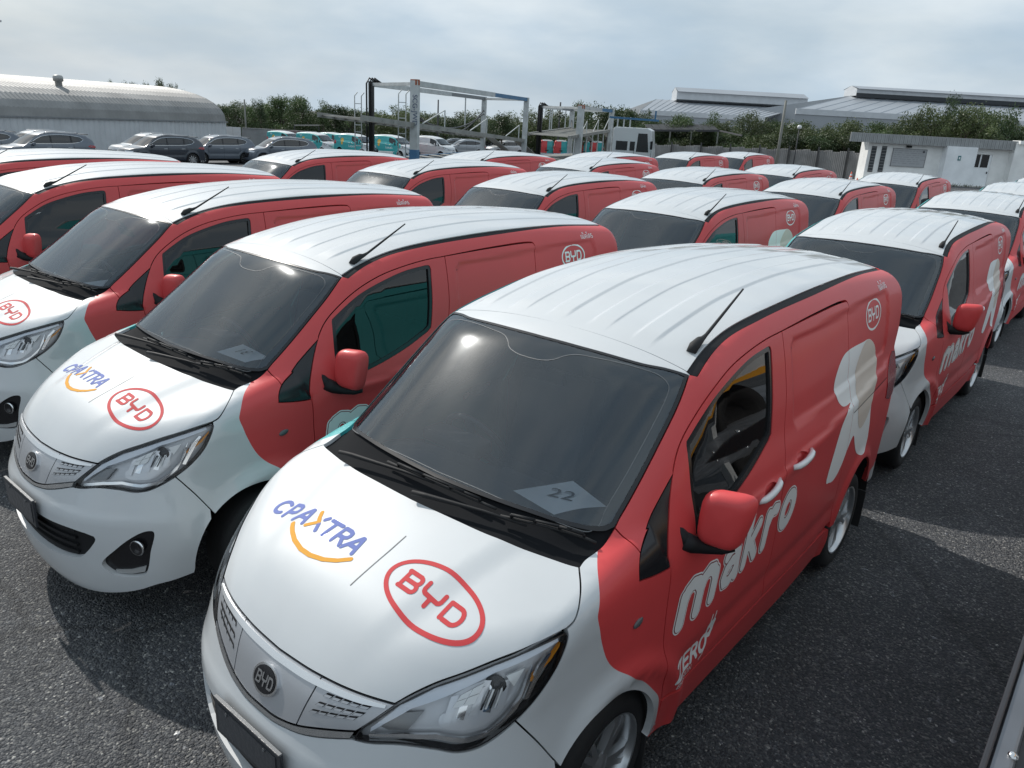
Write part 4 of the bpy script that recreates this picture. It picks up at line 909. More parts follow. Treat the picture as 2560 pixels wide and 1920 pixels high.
# ------------------------------------------------------------------ ground
def asphalt(name, tone=1.0, cracks=True):
    m = bpy.data.materials.new(name); m.use_nodes = True; t = m.node_tree; b = t.nodes['Principled BSDF']; n = t.nodes.new; l = t.links.new
    c = n('ShaderNodeTexCoord')
    def ramp(src, stops):
        r = n('ShaderNodeValToRGB'); e = r.color_ramp.elements
        while len(e) < len(stops): e.new(.5)
        for k, (p, v) in zip(e, stops): k.position = p; k.color = (*v, 1) if isinstance(v, tuple) else (v, v, v, 1)
        l(src, r.inputs[0]); return r
    def vor(sc, feat='F1'):
        v = n('ShaderNodeTexVoronoi'); v.inputs['Scale'].default_value = sc; v.feature = feat; l(c.outputs['Object'], v.inputs['Vector']); return v
    def noi(sc, d=5):
        v = n('ShaderNodeTexNoise'); v.inputs['Scale'].default_value = sc; v.inputs['Detail'].default_value = d; l(c.outputs['Object'], v.inputs['Vector']); return v
    v1 = vor(105); v2 = vor(52)
    st = ramp(v1.outputs['Color'], [(.0, (.026, .028, .033)), (.50, (.047, .050, .056)), (.74, (.092, .094, .097)), (.88, (.18, .178, .17)), (1.0, (.44, .43, .40))])
    st2 = ramp(v2.outputs['Color'], [(.0, .85), (.80, 1.0), (.93, 1.7), (1.0, 4.0)])
    big = ramp(noi(.35, 6).outputs['Fac'], [(.3, .78), (.7, 1.25)]); mid = ramp(noi(3.2, 6).outputs['Fac'], [(.25, .80), (.75, 1.22)])
    stain = ramp(noi(.9, 3).outputs['Fac'], [(.30, .62), (.40, 1.0), (.62, 1.0), (.72, 1.22)])
    cur = st.outputs[0]
    for s_ in (st2, big, mid, stain):
        x = n('ShaderNodeMix'); x.data_type = 'RGBA'; x.blend_type = 'MULTIPLY'; x.inputs[0].default_value = 1; l(cur, x.inputs[6]); l(s_.outputs[0], x.inputs[7]); cur = x.outputs[2]
    if cracks:
        w = noi(1.6, 4); wv = n('ShaderNodeMix'); wv.data_type = 'VECTOR'; wv.inputs[0].default_value = .16
        l(c.outputs['Object'], wv.inputs[4]); l(w.outputs['Color'], wv.inputs[5])
        cv = n('ShaderNodeTexVoronoi'); cv.feature = 'DISTANCE_TO_EDGE'; cv.inputs['Scale'].default_value = .3; l(wv.outputs[1], cv.inputs['Vector'])
        cr = ramp(cv.outputs['Distance'], [(.0, .55), (.003, .6), (.006, 1.0)])
        x = n('ShaderNodeMix'); x.data_type = 'RGBA'; x.blend_type = 'MULTIPLY'; x.inputs[0].default_value = .8; l(cur, x.inputs[6]); l(cr.outputs[0], x.inputs[7]); cur = x.outputs[2]
    if tone != 1:
        x = n('ShaderNodeMix'); x.data_type = 'RGBA'; x.blend_type = 'MULTIPLY'; x.inputs[0].default_value = 1; l(cur, x.inputs[6]); x.inputs[7].default_value = (tone, tone, tone*.97, 1); cur = x.outputs[2]
    l(cur, b.inputs['Base Color']); b.inputs['Roughness'].default_value = .72; b.inputs['Specular IOR Level'].default_value = .45
    h = n('ShaderNodeMath'); h.operation = 'ADD'; l(v1.outputs['Distance'], h.inputs[0]); l(v2.outputs['Distance'], h.inputs[1])
    bp = n('ShaderNodeBump'); bp.invert = True; bp.inputs['Strength'].default_value = .8; bp.inputs['Distance'].default_value = .012; l(h.outputs[0], bp.inputs['Height']); l(bp.outputs[0], b.inputs['Normal'])
    return m
ys = np.concatenate([np.linspace(250, 6, 6), np.linspace(4, -90, 95), np.linspace(-110, -1500, 8)]); xs = np.concatenate([np.linspace(-1500, -120, 8), np.linspace(-100, 40, 36), np.linspace(60, 300, 4)])
V = [(x, y, float(ground_z(y))) for y in ys for x in xs]; nx = len(xs)
g = mesh_obj('ground', V, [(j*nx+i, (j+1)*nx+i, (j+1)*nx+i+1, j*nx+i+1) for j in range(len(ys)-1) for i in range(nx-1)], asphalt('asphalt'))
tag(g, kind='structure')
RH = Vector((CR[0], CR[1], 0)).normalized(); FH = Vector((CF[0], CF[1], 0)).normalized()
def frame(px, depth, z=None, turn=0):
    """matrix of a local frame standing at a photograph column: x to the right, y away, z up"""
    p = at(px, depth, z); m = Matrix.Identity(4)
    for i in range(3): m[i][0] = RH[i]; m[i][1] = FH[i]; m[i][3] = p[i]
    return m @ Matrix.Rotation(turn, 4, 'Z')
def hz(px): return 960+(CF[2]*FPX+CR[2]*(px-1280))/CU[2]   # horizon row at column px
def zrow(px, py, depth): return float(zat(px, py, depth)[2])
def sheet(name, pts, lift, m):
    o = mesh_obj(name, [(p[0], p[1], float(ground_z(p[1]))+lift) for p in pts], [tuple(range(len(pts)))], m); tag(o, kind='structure'); return o
CONC = mat('worn_concrete', (.44, .43, .40), .85, vary=.25, vscale=.6, bump=.3, bscale=30)
sheet('concrete_apron', [at(1500, 50), at(1750, 44.5), at(2100, 43), at(2600, 42), at(2700, 42), at(2700, 50.6), at(2153, 50.6), at(2000, 56), at(1500, 58)], .004, CONC)
sheet('road', [at(-200, 36), at(300, 38.5), at(650, 41), at(700, 44), at(300, 41), at(-200, 38)], .004, asphalt('pale_asphalt', 2.1, False))

# ------------------------------------------------------------------ trees
LEAFS = []
def leafmat(name, c):
    m = bpy.data.materials.new(name); m.use_nodes = True; t = m.node_tree; b = t.nodes['Principled BSDF']; b.inputs['Roughness'].default_value = .55
    o = t.nodes.new('ShaderNodeObjectInfo'); at_ = t.nodes.new('ShaderNodeTexCoord'); nz = t.nodes.new('ShaderNodeTexNoise'); nz.inputs['Scale'].default_value = .9
    t.links.new(at_.outputs['Object'], nz.inputs['Vector'])
    r = t.nodes.new('ShaderNodeValToRGB'); r.color_ramp.elements[0].position = .32; r.color_ramp.elements[1].position = .68
    r.color_ramp.elements[0].color = (*[k*.55 for k in c], 1); r.color_ramp.elements[1].color = (*[min(1, k*1.5) for k in c], 1)
    t.links.new(nz.outputs['Fac'], r.inputs[0])
    h = t.nodes.new('ShaderNodeHueSaturation'); mr = t.nodes.new('ShaderNodeMapRange'); mr.inputs[3].default_value = .75; mr.inputs[4].default_value = 1.25
    t.links.new(o.outputs['Random'], mr.inputs[0]); t.links.new(mr.outputs[0], h.inputs['Value']); t.links.new(r.outputs[0], h.inputs['Color']); t.links.new(h.outputs[0], b.inputs['Base Color'])
    tr = t.nodes.new('ShaderNodeBsdfTranslucent'); t.links.new(h.outputs[0], tr.inputs[0]); mx = t.nodes.new('ShaderNodeMixShader'); mx.inputs[0].default_value = .25
    t.links.new(b.outputs[0], mx.inputs[1]); t.links.new(tr.outputs[0], mx.inputs[2]); t.links.new(mx.outputs[0], t.nodes['Material Output'].inputs[0])
    return m
LEAF = [leafmat('leaf_dark', (.050, .080, .032)), leafmat('leaf_mid', (.068, .105, .038)), leafmat('leaf_olive', (.082, .108, .042))]
BARK = mat('bark', (.12, .10, .08), .9, bump=.5, bscale=30)
def tree_proto(kind, seed):
    """unit tree about 1 high: returns (trunk mesh object, crown mesh object)"""
    r = np.random.default_rng(seed); tk = MB(); V = []; Fc = []
    if kind == 'spreading': cl = [(r.normal(0, .23), r.normal(0, .23), .50+.38*r.random(), .065+.09*r.random()) for _ in range(28)]
    elif kind == 'bushy': cl = [(r.normal(0, .20), r.normal(0, .20), .14+.74*r.random(), .08+.10*r.random()) for _ in range(32)]
    else: cl = [(r.normal(0, .12), r.normal(0, .12), .2+.75*r.random(), .07+.08*r.random()) for _ in range(22)]
    cl = [(x*(1.15-.55*max(0, z-.4)), y*(1.15-.55*max(0, z-.4)), z, q) for x, y, z, q in cl]
    tk.tube([(0, 0, -.03), (.01, 0, .2), (.0, .01, .42), (.01, 0, .62)], [.030, .022, .017, .008], 7)
    for x, y, z, q in cl[:9]:
        h0 = min(.5, .18+.5*z*r.random()); tk.tube([(.005, 0, h0), (x*.5, y*.5, (h0+z)*.5+.02), (x, y, z)], [.011, .007, .003], 5)
    for x, y, z, q in cl:
        n = int(7500*q*q*(2.6 if kind == 'bushy' else 2.3))
        d = r.normal(size=(n, 3)); d /= np.linalg.norm(d, axis=1, keepdims=True); rad = q*(.45+.75*r.random(n)**.7)*(1+.35*np.sin(d[:, 0]*7+x*30)*np.cos(d[:, 2]*6+y*20))
        for dd, ra in zip(d, rad):
            c = np.array([x, y, z])+dd*ra*np.array([1, 1, .85]); s_ = .009+.011*r.random()
            a = r.normal(size=3); a /= np.linalg.norm(a); b = np.cross(a, dd+.6*r.normal(size=3)); b /= np.linalg.norm(b)+1e-9
            o = len(V); V += [c-a*s_, c+b*s_*.55, c+a*s_*1.1, c-b*s_*.55]; Fc.append((o, o+1, o+2, o+3))
    t = tk.build('trunk', BARK, None, True); c = mesh_obj('crown', V, Fc, LEAF[seed % 3], None, None, False)
    return t, c
PROTO = {}
for kind, seeds in (('spreading', (1, 2, 3)), ('bushy', (4, 5, 6, 8)), ('slender', (7, 9))):
    for s_ in seeds: PROTO.setdefault(kind, []).append(tree_proto(kind, s_))
def tree(px, depth, top_row, width, kind='bushy', label=None, group=None, var=None, base=None):
    base_z = float(at(px, depth)[2]) if base is None else base; p = at(px, depth, base_z); h = zrow(px, top_row, depth)-base_z; w = width/FPX*depth/(.92 if kind == 'spreading' else .85)
    h *= 1.08 if depth > 84 else .90; pr = PROTO[kind]; t, c = pr[random.randrange(len(pr)) if var is None else var % len(pr)]
    e = empty('tree' if kind != 'bushy' or h > 3.2 else 'shrub', p, random.random()*6.28, label, 'tree' if kind != 'bushy' or h > 3.2 else 'shrub', group)
    for o in (t, c):
        q = o.copy(); COL.objects.link(q); q.parent = e
    e.scale = (w, w, h); return e
KL = {'spreading': 'spreading dark green tree', 'bushy': 'dense bushy green tree', 'slender': 'slender upright green tree'}
def belt(cols, group, where):
    for i, (px, d, top, w, k) in enumerate(cols): tree(px, d, top, w, k, None, group)
TREES = []
def T(px, d, top, w, k, label): TREES.append((px, d, top, w, k, label))
# left belt behind the teal vans
for a in [(575, 98, 262, 95, 'bushy'), (640, 100, 270, 80, 'bushy'), (655, 96, 262, 50, 'slender'), (705, 104, 240, 110, 'spreading'), (760, 100, 246, 95, 'bushy'), (810, 96, 262, 70, 'slender'), (838, 100, 262, 80, 'bushy'), (880, 100, 276, 90, 'bushy'), (925, 96, 280, 70, 'bushy'), (985, 92, 266, 110, 'bushy'), (1055, 96, 285, 90, 'bushy'), (1110, 98, 292, 90, 'bushy'),
          (1175, 104, 296, 90, 'bushy'), (1252, 84, 262, 95, 'spreading'), (1300, 92, 284, 80, 'bushy'), (1345, 90, 272, 80, 'bushy'), (1395, 94, 280, 80, 'bushy'), (1450, 88, 262, 90, 'bushy'), (1510, 76, 236, 150, 'spreading'), (1562, 78, 242, 110, 'spreading'), (1595, 84, 268, 70, 'bushy'), (540, 100, 268, 60, 'bushy'), (600, 108, 256, 80, 'spreading'), (680, 110, 262, 90, 'bushy'), (1230, 90, 300, 80, 'bushy'), (1400, 98, 292, 90, 'bushy')]: T(*a, None)
# right belt along the fence
for a in [(1640, 74, 276, 110, 'bushy'), (1700, 70, 268, 110, 'bushy'), (1765, 68, 266, 90, 'slender'), (1800, 70, 280, 110, 'bushy'), (1865, 66, 256, 90, 'spreading'), (1905, 70, 282, 110, 'bushy'), (1960, 64, 284, 120, 'bushy'), (2030, 62, 282, 120, 'bushy'), (2100, 60, 276, 120, 'bushy'), (2160, 62, 284, 110, 'bushy'), (2215, 60, 288, 110, 'bushy'), (2275, 58, 234, 110, 'spreading'), (2300, 60, 280, 100, 'bushy'),
          (2335, 62, 228, 60, 'slender'), (2385, 57, 232, 150, 'spreading'), (2440, 58, 236, 130, 'spreading'), (2490, 60, 262, 100, 'bushy'), (2550, 58, 288, 110, 'bushy'), (2600, 58, 282, 110, 'bushy'), (1665, 69, 312, 120, 'bushy'), (1740, 67, 310, 120, 'bushy'), (1830, 65, 314, 120, 'bushy'), (1900, 63, 318, 110, 'bushy'), (1975, 62, 316, 120, 'bushy'), (2050, 60.5, 312, 120, 'bushy'), (2110, 59, 316, 100, 'bushy'), (2200, 58, 306, 120, 'bushy'), (2300, 58, 308, 130, 'bushy'), (2420, 57.5, 308, 140, 'bushy'), (2520, 58, 312, 130, 'bushy')]: T(*a, None)
for k_ in range(15): T(1660+62*k_, 76-.012*(62*k_), 300-6*(k_ % 3), 120, 'bushy', None)
for k_ in range(13): T(560+52*k_, 112, 268+(k_*7 % 3)*8+.02*52*k_, 105, 'bushy', None)
for k_ in range(9): T(1250+44*k_, 104, 300+(k_ % 2)*6, 105, 'bushy', None)
# crowns showing over the arched hall
for a in [(235, 120, 206, 22, 'bushy'), (285, 120, 207, 26, 'bushy'), (330, 120, 207, 50, 'bushy'), (375, 120, 211, 24, 'bushy'), (415, 120, 203, 46, 'spreading'), (450, 120, 214, 30, 'bushy')]: T(*a, 'hall')

# ------------------------------------------------------------------ arched hall on the left
CORR = mat('weathered_sheet', (.26, .26, .255), .55, .25, vary=.30, vscale=.5); SHEETW = mat('pale_sheet', (.60, .62, .64), .5, .2, vary=.12, vscale=.8)
pa = zat(-260, 272, 49.0); pb = zat(565, 303, 75.0)
axd = (Vector((pb.x, pb.y, 0))-Vector((pa.x, pa.y, 0))); Lh = axd.length; axd.normalize(); away = Vector((-axd.y, axd.x, 0)); away = away if away.dot(FH) > 0 else -away
hall = empty('arched_hall', (pb.x, pb.y, float(ground_z(pb.y))), 0, 'long barrel-roofed metal hall with a weathered ribbed roof and pale side wall', 'building')
zj = .90; zb = -1.6; Wd = 19.0; rise = 3.0
def hp(s_, t_, z): q = Vector((pb.x, pb.y, 0))-axd*s_+away*t_; return (q.x-hall.location.x, q.y-hall.location.y, z-hall.location.z)
nA = 18; pitch = .75; nrib = int(Lh/pitch)
MB_ = []
prof = [(Wd/2-Wd/2*cos(pi*k/nA), zj+rise*sin(pi*k/nA)**.85) for k in range(nA+1)]
rb = MB(); cnt_ = 0
for r_ in range(min(nrib, 95)):
    b = MB()
    for k in range(nA//2+3):
        (t0, z0), (t1, z1) = prof[k], prof[k+1]
        b.add([hp(r_*pitch+e, t, z+h) for (t, z) in ((t0, z0), (t1, z1)) for e, h in ((0, 0), (pitch*.11, .05), (pitch*.25, .05), (pitch*.36, 0), (pitch*.5, 0), (pitch*.61, .05), (pitch*.75, .05), (pitch*.86, 0), (pitch, 0))], [(i, i+1, i+10, i+9) for i in range(8)])
    b.build('roof_sheet', CORR, hall)
b = MB(); b.add([hp(s_, t, z) for s_ in (0, Lh) for t, z in prof], [(k, k+1, nA+1+k+1, nA+1+k) for k in range(nA//2+2, nA)]); b.add([hp(.05, t, z) for t, z in prof]+[hp(.05, Wd, zb), hp(.05, 0, zb)], [tuple(range(nA+3))]); b.build('end_wall', SHEETW, hall)
wl = MB(); nW = int(Lh/.5)
for k in range(nW):
    s0 = k*.5; wl.add([hp(s0+e, -h, z) for z in (zb, zj) for e, h in ((0, 0), (.12, .05), (.3, .05), (.42, 0), (.5, 0))], [(i, i+1, i+6, i+5) for i in range(4)])
wl.build('side_wall', SHEETW, hall)
MB().bar(hp(0, -.12, zj+.02), hp(Lh, -.12, zj+.02), .22, .10).build('gutter', mat('gutter_grey', (.22, .23, .24), .5), hall)
vp = zat(145, 197, 62); ve = MB().lathe([(.0, .30), (.30, .27), (.38, .14), (.38, -.16), (.26, -.22), (.26, -.6)], 16, 0, Matrix.Translation(vp-hall.location)).build('roof_vent', mat('vent_metal', (.35, .35, .34), .4, .6), hall, True)
# low wall and gate panels right of the hall
def place(o, m): o.matrix_world = m; return o
def local_thing(name, m, label, cat, group=None):
    e = empty(name, (0, 0, 0), 0, label, cat, group); e.matrix_world = m; return e
wm = frame(566, 78); lw = local_thing('boundary_wall', wm, 'low grey concrete boundary wall with a white gate between the arched hall and the teal vans', 'wall')
u = lambda px, d: (px-566)/FPX*d
GREYW = mat('grey_render', (.27, .275, .28), .85, vary=.25, vscale=.8)
MB().box((u(790, 78)/2+u(607, 78)/2, .1, 1.0), (u(790, 78)-u(607, 78), .15, 2.0)).build('wall_panel', GREYW, lw)
for k in range(2): MB().box((.35+k*.83, 0, 1.05), (.79, .08, 2.1)).build('gate_leaf', mat('white_sheet', (.52, .54, .56), .5), lw)
MB().box((u(700, 78), .1, 2.05), (u(790, 78)-u(607, 78), .25, .08)).build('coping', GREYW, lw)

# ------------------------------------------------------------------ warehouses far right
ROOFM = mat('grey_sheet_roof', (.33, .355, .385), .45, .35, vary=.10, vscale=.15); WALLM = mat('grey_cladding', (.36, .38, .40), .6, .1, vary=.1, vscale=.2); DARKM = mat('louvre_dark', (.05, .055, .06), .8)  # DARKM is one flat dark grey for louvres, slits and fascia backing
def warehouse(label, d, pxl, pxr, eave_l, eave_r, ridge_l, ridge_r, mon, dd=17, gable=True):
    """long shed seen from the side: eave at depth d, ridge dd further; mon = (pxl, pxr, base, top rows)"""
    o = at((pxl+pxr)/2, d); w = empty('warehouse', o, 0, label, 'building'); o = Vector(o)
    A = zat(pxl, eave_l, d); Bp = zat(pxr, eave_r, d); zr = zrow(ridge_l, mon[2], d+dd)
    C_ = zat(ridge_l, mon[2], d+dd); Dp = zat(ridge_r, mon[2], d+dd); C_.z = Dp.z = zr; Bp.z = A.z
    n = 22
    for k in range(n):
        a, b = k/n, (k+1)/n; p = MB(); q = [A.lerp(Bp, a), A.lerp(Bp, b), C_.lerp(Dp, b), C_.lerp(Dp, a)]; q = [x-o for x in q]
        p.add(q, [(0, 1, 2, 3)]); s_ = (q[1]-q[0])*.08; up = Vector((0, 0, .09))
        p.add([q[0]+up*0, q[0]+s_*.5+up, q[0]+s_, q[3], q[3]+s_*.5+up, q[3]+s_], [(0, 1, 4, 3), (1, 2, 5, 4)]); p.build('roof_sheet', ROOFM, w)
    back = FH*dd*2; E_ = Bp+back; G_ = A+back
    MB().add([Vector(x)-o for x in (C_, Dp, E_, G_)], [(0, 1, 2, 3)]).build('rear_roof', ROOFM, w)
    zb_ = float(o.z)-1
    f = lambda x: Vector((x.x, x.y, zb_))
    MB().add([x-o for x in (f(A), f(Bp), Bp, A)], [(0, 1, 2, 3)]).build('front_wall', WALLM, w)
    MB().add([x-o for x in (f(Bp), f(E_), E_, Dp, Bp)], [(0, 1, 2, 3, 4)]).build('gable_wall', WALLM, w)
    MB().add([x-o for x in (f(A), f(G_), G_, C_, A)], [(4, 3, 2, 1, 0)]).build('gable_wall', WALLM, w)
    MB().bar(A-o+Vector((0, 0, -.3)), Bp-o+Vector((0, 0, -.3)), .3, .9).build('gutter', SHEETW, w)
    m0, m1 = zat(mon[0], mon[2], d+dd-3), zat(mon[1], mon[2], d+dd-3); m0.z = m1.z = zr-.1; t0 = zrow(mon[0], mon[3], d+dd-3); hm = t0-zr
    r_ = m1-m0; wd = FH*6
    mn = MB(); lo, hi = Vector((0, 0, 0)), Vector((0, 0, hm*.72)); top = Vector((0, 0, hm*1.12))
    mn.add([x-o for x in (m0+lo, m1+lo, m1+hi, m0+hi, m0+wd+lo, m1+wd+lo, m1+wd+hi, m0+wd+hi, m0+wd/2+top, m1+wd/2+top)], [(0, 1, 2, 3), (5, 4, 7, 6), (1, 5, 6, 9, 2), (4, 0, 3, 8, 7)], 1)
    ov = FH*-.8; mn.add([x-o for x in (m0+hi+ov, m1+hi+ov, m1+wd/2+top, m0+wd/2+top, m0+wd+hi-ov, m1+wd+hi-ov)], [(0, 1, 2, 3), (3, 2, 5, 4)], 0)
    mn.build('roof_monitor', [ROOFM, SHEETW], w)
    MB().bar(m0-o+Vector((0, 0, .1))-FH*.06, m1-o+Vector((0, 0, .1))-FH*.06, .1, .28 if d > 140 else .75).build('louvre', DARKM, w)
    return w
warehouse('nearer-left grey warehouse with a raised ridge monitor above the trees', 150, 1600, 1915, 276, 274, 1640, 2010, (1691, 2020, 248, 219))
warehouse('large grey warehouse with a long ridge monitor behind the tall trees and white guardhouse', 128, 1990, 2900, 273, 271, 2130, 2900, (2140, 2900, 239, 214), 19)

# ------------------------------------------------------------------ guardhouse
GD = 51.4; G0 = 2155
gm = frame(G0, GD); gh = local_thing('guardhouse', gm, 'low white guardhouse with a ribbed grey fascia, slit windows and a notice board', 'building')
def gu(px): return (px-9-G0)/FPX*GD
def gz(px, py): return (446.5+(px-2153)*.0535-py)/FPX*GD*1.03
WW = mat('stained_white_wall', (.86, .86, .84), .8, vary=.16, vscale=1.2, bump=.15, bscale=20); WW2 = mat('white_wall', (.88, .90, .91), .75, vary=.12, vscale=1.5)
wall = MB(); W_ = gu(2530)
b = MB(); b.box((W_/2, .6, 1.35), (W_, 1.2, 2.7)); b.build('wall', WW, gh)
fas = MB(); nF = 90; F0, F1 = gu(2108), gu(2528); zt, zl = gz(2120, 332.5), gz(2120, 354)
for k in range(nF):
    x0 = F0+(F1-F0)*k/nF; MB().box((x0+(F1-F0)/nF/2, -.42, (zt+zl)/2), ((F1-F0)/nF*.86, .05 if k % 2 else .075, zt-zl-.02)).build('fascia_slat', mat('fascia_grey', (.34, .35, .35), .6, .1, vary=.2, vscale=2), gh)
MB().box(((F0+F1)/2+.35, .45, zt-.06), (F1-F0-.74, 1.6, .10)).build('roof', mat('roof_grey', (.28, .29, .29), .7, vary=.2, vscale=1), gh)
MB().box(((F0+F1)/2, -.36, (zt+zl)/2), (F1-F0, .06, zt-zl-.06)).build('fascia_backing', DARKM, gh)
for px in (2178, 2203):
    s_ = MB(); z0, z1 = gz(px, 424), gz(px, 365); s_.box((gu(px), -.01, (z0+z1)/2), (.32, .06, z1-z0))
    so_ = s_.build('slit_window', DARKM, gh)
    for k in range(9): MB().box((gu(px), -.045, z0+(z1-z0)*(k+.5)/9), (.30, .03, .03)).build('louvre', GREYW, so_)
nb = MB(); z0, z1 = gz(2266, 412), gz(2266, 371.5); nb.box((gu(2266), -.03, (z0+z1)/2), (gu(2308)-gu(2225), .05, z1-z0)); no = nb.build('notice_board', mat('board_grey', (.40, .41, .42), .6), gh)
ln = MB(); wB = gu(2308)-gu(2225)
for r_ in range(7):
    x = gu(2225)+.1
    while x < gu(2308)-.25:
        w_ = .08+.35*random.random(); ln.box((x+w_/2, -.06, z1-.14-.13*r_), (w_, .006, .022)); x += w_+.06+.12*random.random()
lo_ = ln.build('print', mat('faded_print', (.24, .245, .26), .7), no); lo_['kind'] = 'stuff'
MB().lathe([(0, .03), (.07, .03), (.08, 0)], 16, 0, Matrix.Translation((gu(2301), -.05, z1-.14)) @ Matrix.Rotation(radians(90), 4, 'X')).build('seal', mat('seal_dark', (.1, .11, .12), .6), no, True)
MB().box((gu(2266), -.045, z1), (wB+.04, .06, .03)).box((gu(2266), -.045, z0), (wB+.04, .06, .03)).box((gu(2225), -.045, (z0+z1)/2), (.03, .06, z1-z0)).box((gu(2308), -.045, (z0+z1)/2), (.03, .06, z1-z0)).build('board_frame', GREYW, no)
MB().box((gu(2261), -.12, gz(2261, 366)), (.28, .24, .13)).box((gu(2261), -.02, gz(2261, 366)), (.06, .1, .06)).build('flood_lamp', BLACK, gh, bevel=.02)
MB().box((gu(2384), -.30, 1.28), (gu(2421)-gu(2347), .6, 2.56)).build('porch_wall', WW2, gh)
po = MB().box((gu(2380), -.61, gz(2380, 392)), (.20, .02, .30)).build('number_sign', mat('sign_teal', (.06, .20, .22), .5), gh); MB().box((gu(2380), -.625, gz(2380, 392)), (.09, .01, .14)).build('symbol', INK_W, po)
dx0, dx1 = gu(2421), gu(2472); dw = MB()
do_ = MB().box(((dx0+dx1)/2, -.03, 1.08), (dx1-dx0-.08, .06, 2.1)).build('door', WW2, gh)
zz0, zz1 = gz(2443, 414), gz(2443, 385)
for xa, xb in ((2424, 2442), (2446, 2464)):
    MB().box(((gu(xa)+gu(xb))/2, -.07, (zz0+zz1)/2), (gu(xb)-gu(xa), .03, zz1-zz0)).build('window', TRIM, do_)
MB().box((dx0+.02, -.05, 1.1), (.07, .12, 2.2)).box((dx1, -.05, 1.1), (.07, .12, 2.2)).box(((dx0+dx1)/2, -.05, 2.2), (dx1-dx0, .12, .07)).build('door_frame', WW, gh)
MB().box((dx1-.16, -.09, 1.0), (.05, .05, .14)).build('handle', BLACK, do_)
MB().box((gu(2532), -.25, 1.5), (gu(2552)-gu(2514), .5, 3.0)).build('column', WW, gh); MB().box((gu(2545), -.25, 3.02), (1.5, .9, .22)).build('parapet', WW, gh)
for k in range(4): MB().box((gu(2575), .25, .35+.62*k), (1.0, .04, .60)).build('shutter_panel', mat(('shutter_brown', 'shutter_blue')[k > 1], ((.10, .04, .03), (.04, .08, .14))[k > 1], .6), gh)
MB().box((W_/2, -.35, .06), (W_+.6, 1.3, .12)).build('plinth', CONC, gh)
gr = MB()
for k in range(160):
    x = random.uniform(gu(2345), gu(2420)) if k % 2 else random.uniform(gu(2160), gu(2530)); y = -.95+random.uniform(-.12, .12); h_ = random.uniform(.08, .34); a_ = random.uniform(-.2, .2)
    gr.add([(x-.03, y, .02), (x+.03, y, .02), (x+a_, y+random.uniform(-.1, .1), h_)], [(0, 1, 2)])
go = gr.build('weeds', mat('dry_weeds', (.10, .105, .06), .8)); go.matrix_world = gm; go['kind'] = 'stuff'

# ------------------------------------------------------------------ corrugated fence along the trees
FENM = mat('fence_sheet', (.27, .265, .26), .6, .2, vary=.35, vscale=1.1)
fen = empty('fence', at(1880, 57), 0, 'weathered grey corrugated fence under the trees beside the guardhouse', 'fence'); fo = Vector(fen.location)
pxs = np.linspace(1600, 2160, 32)
for k in range(31):
    d0 = 66-(pxs[k]-1600)/560*12.6; d1 = 66-(pxs[k+1]-1600)/560*12.6; A = at(pxs[k], d0)-fo; Bq = at(pxs[k+1], d1)-fo; b = MB(); H_ = 1.85+.06*sin(k*2.1)
    n = 8; vs = []
    for j in range(n+1):
        q = A.lerp(Bq, j/n)+FH*(-.05 if j % 2 else 0); vs += [tuple(q), (q.x, q.y, q.z+H_)]
    b.add(vs, [(2*j, 2*j+2, 2*j+3, 2*j+1) for j in range(n)]); b.build('fence_sheet', FENM, fen)
    if k % 4 == 0: MB().bar(A-FH*.12, A-FH*.12+Vector((0, 0, 2.1)), .09).build('post', mat('post_dark', (.07, .07, .07), .8), fen)
fen2 = empty('fence', at(1090, 104), 0, 'distant grey wall panels behind the white cars and the carrier ramps', 'fence'); fo = Vector(fen2.location)
for k in range(40):
    p0 = 790+20*k; p1 = p0+19; d_ = 104; A, Bq = at(p0, d_)-fo, at(p1, d_)-fo
    MB().add([tuple(A), tuple(Bq), (Bq.x, Bq.y, Bq.z+2.0), (A.x, A.y, A.z+2.0)], [(0, 1, 2, 3)]).build('wall_panel', GREYW, fen2)

ORD = [''.join(()) for _ in ()] + 'first second third fourth fifth sixth seventh eighth ninth tenth eleventh twelfth thirteenth fourteenth fifteenth sixteenth seventeenth eighteenth nineteenth twentieth twenty-first twenty-second twenty-third twenty-fourth twenty-fifth twenty-sixth twenty-seventh twenty-eighth twenty-ninth thirtieth'.split()
FAM = {}
for px, d, top, w, k, lab in TREES:
    if lab == 'hall': key = ('small dark crown', 'showing above the ridge of the arched hall', 'trees behind the arched hall')
    elif px < 1230: key = ({'spreading': 'broad-crowned dark tree', 'bushy': 'dense bushy tree', 'slender': 'slender upright tree'}[k], 'in the belt behind the teal vans', 'trees behind the teal vans')
    elif px < 1620: key = ({'spreading': 'broad dark tree', 'bushy': 'dense bushy tree', 'slender': 'slender tree'}[k], 'behind the car carriers', 'trees behind the car carriers')
    elif top > 303: key = ('low dense shrub', 'along the corrugated fence', 'shrubs along the fence')
    else: key = ({'spreading': 'tall open-crowned tree', 'bushy': 'dense bushy tree', 'slender': 'slender tall tree'}[k], 'behind the corrugated fence', 'trees behind the fence')
    FAM.setdefault(key, []).append((px, d, top, w, k))
for (what, where, grp), L_ in FAM.items():
    for i, (px, d, top, w, k) in enumerate(sorted(L_)):
        pos = '' if len(L_) == 1 else (', ' + ORD[i] + ' from the left')
        tree(px, d, top, w, k, what+' '+where+pos, grp)
for pr in PROTO.values():
    for t, c in pr: bpy.data.objects.remove(t); bpy.data.objects.remove(c)
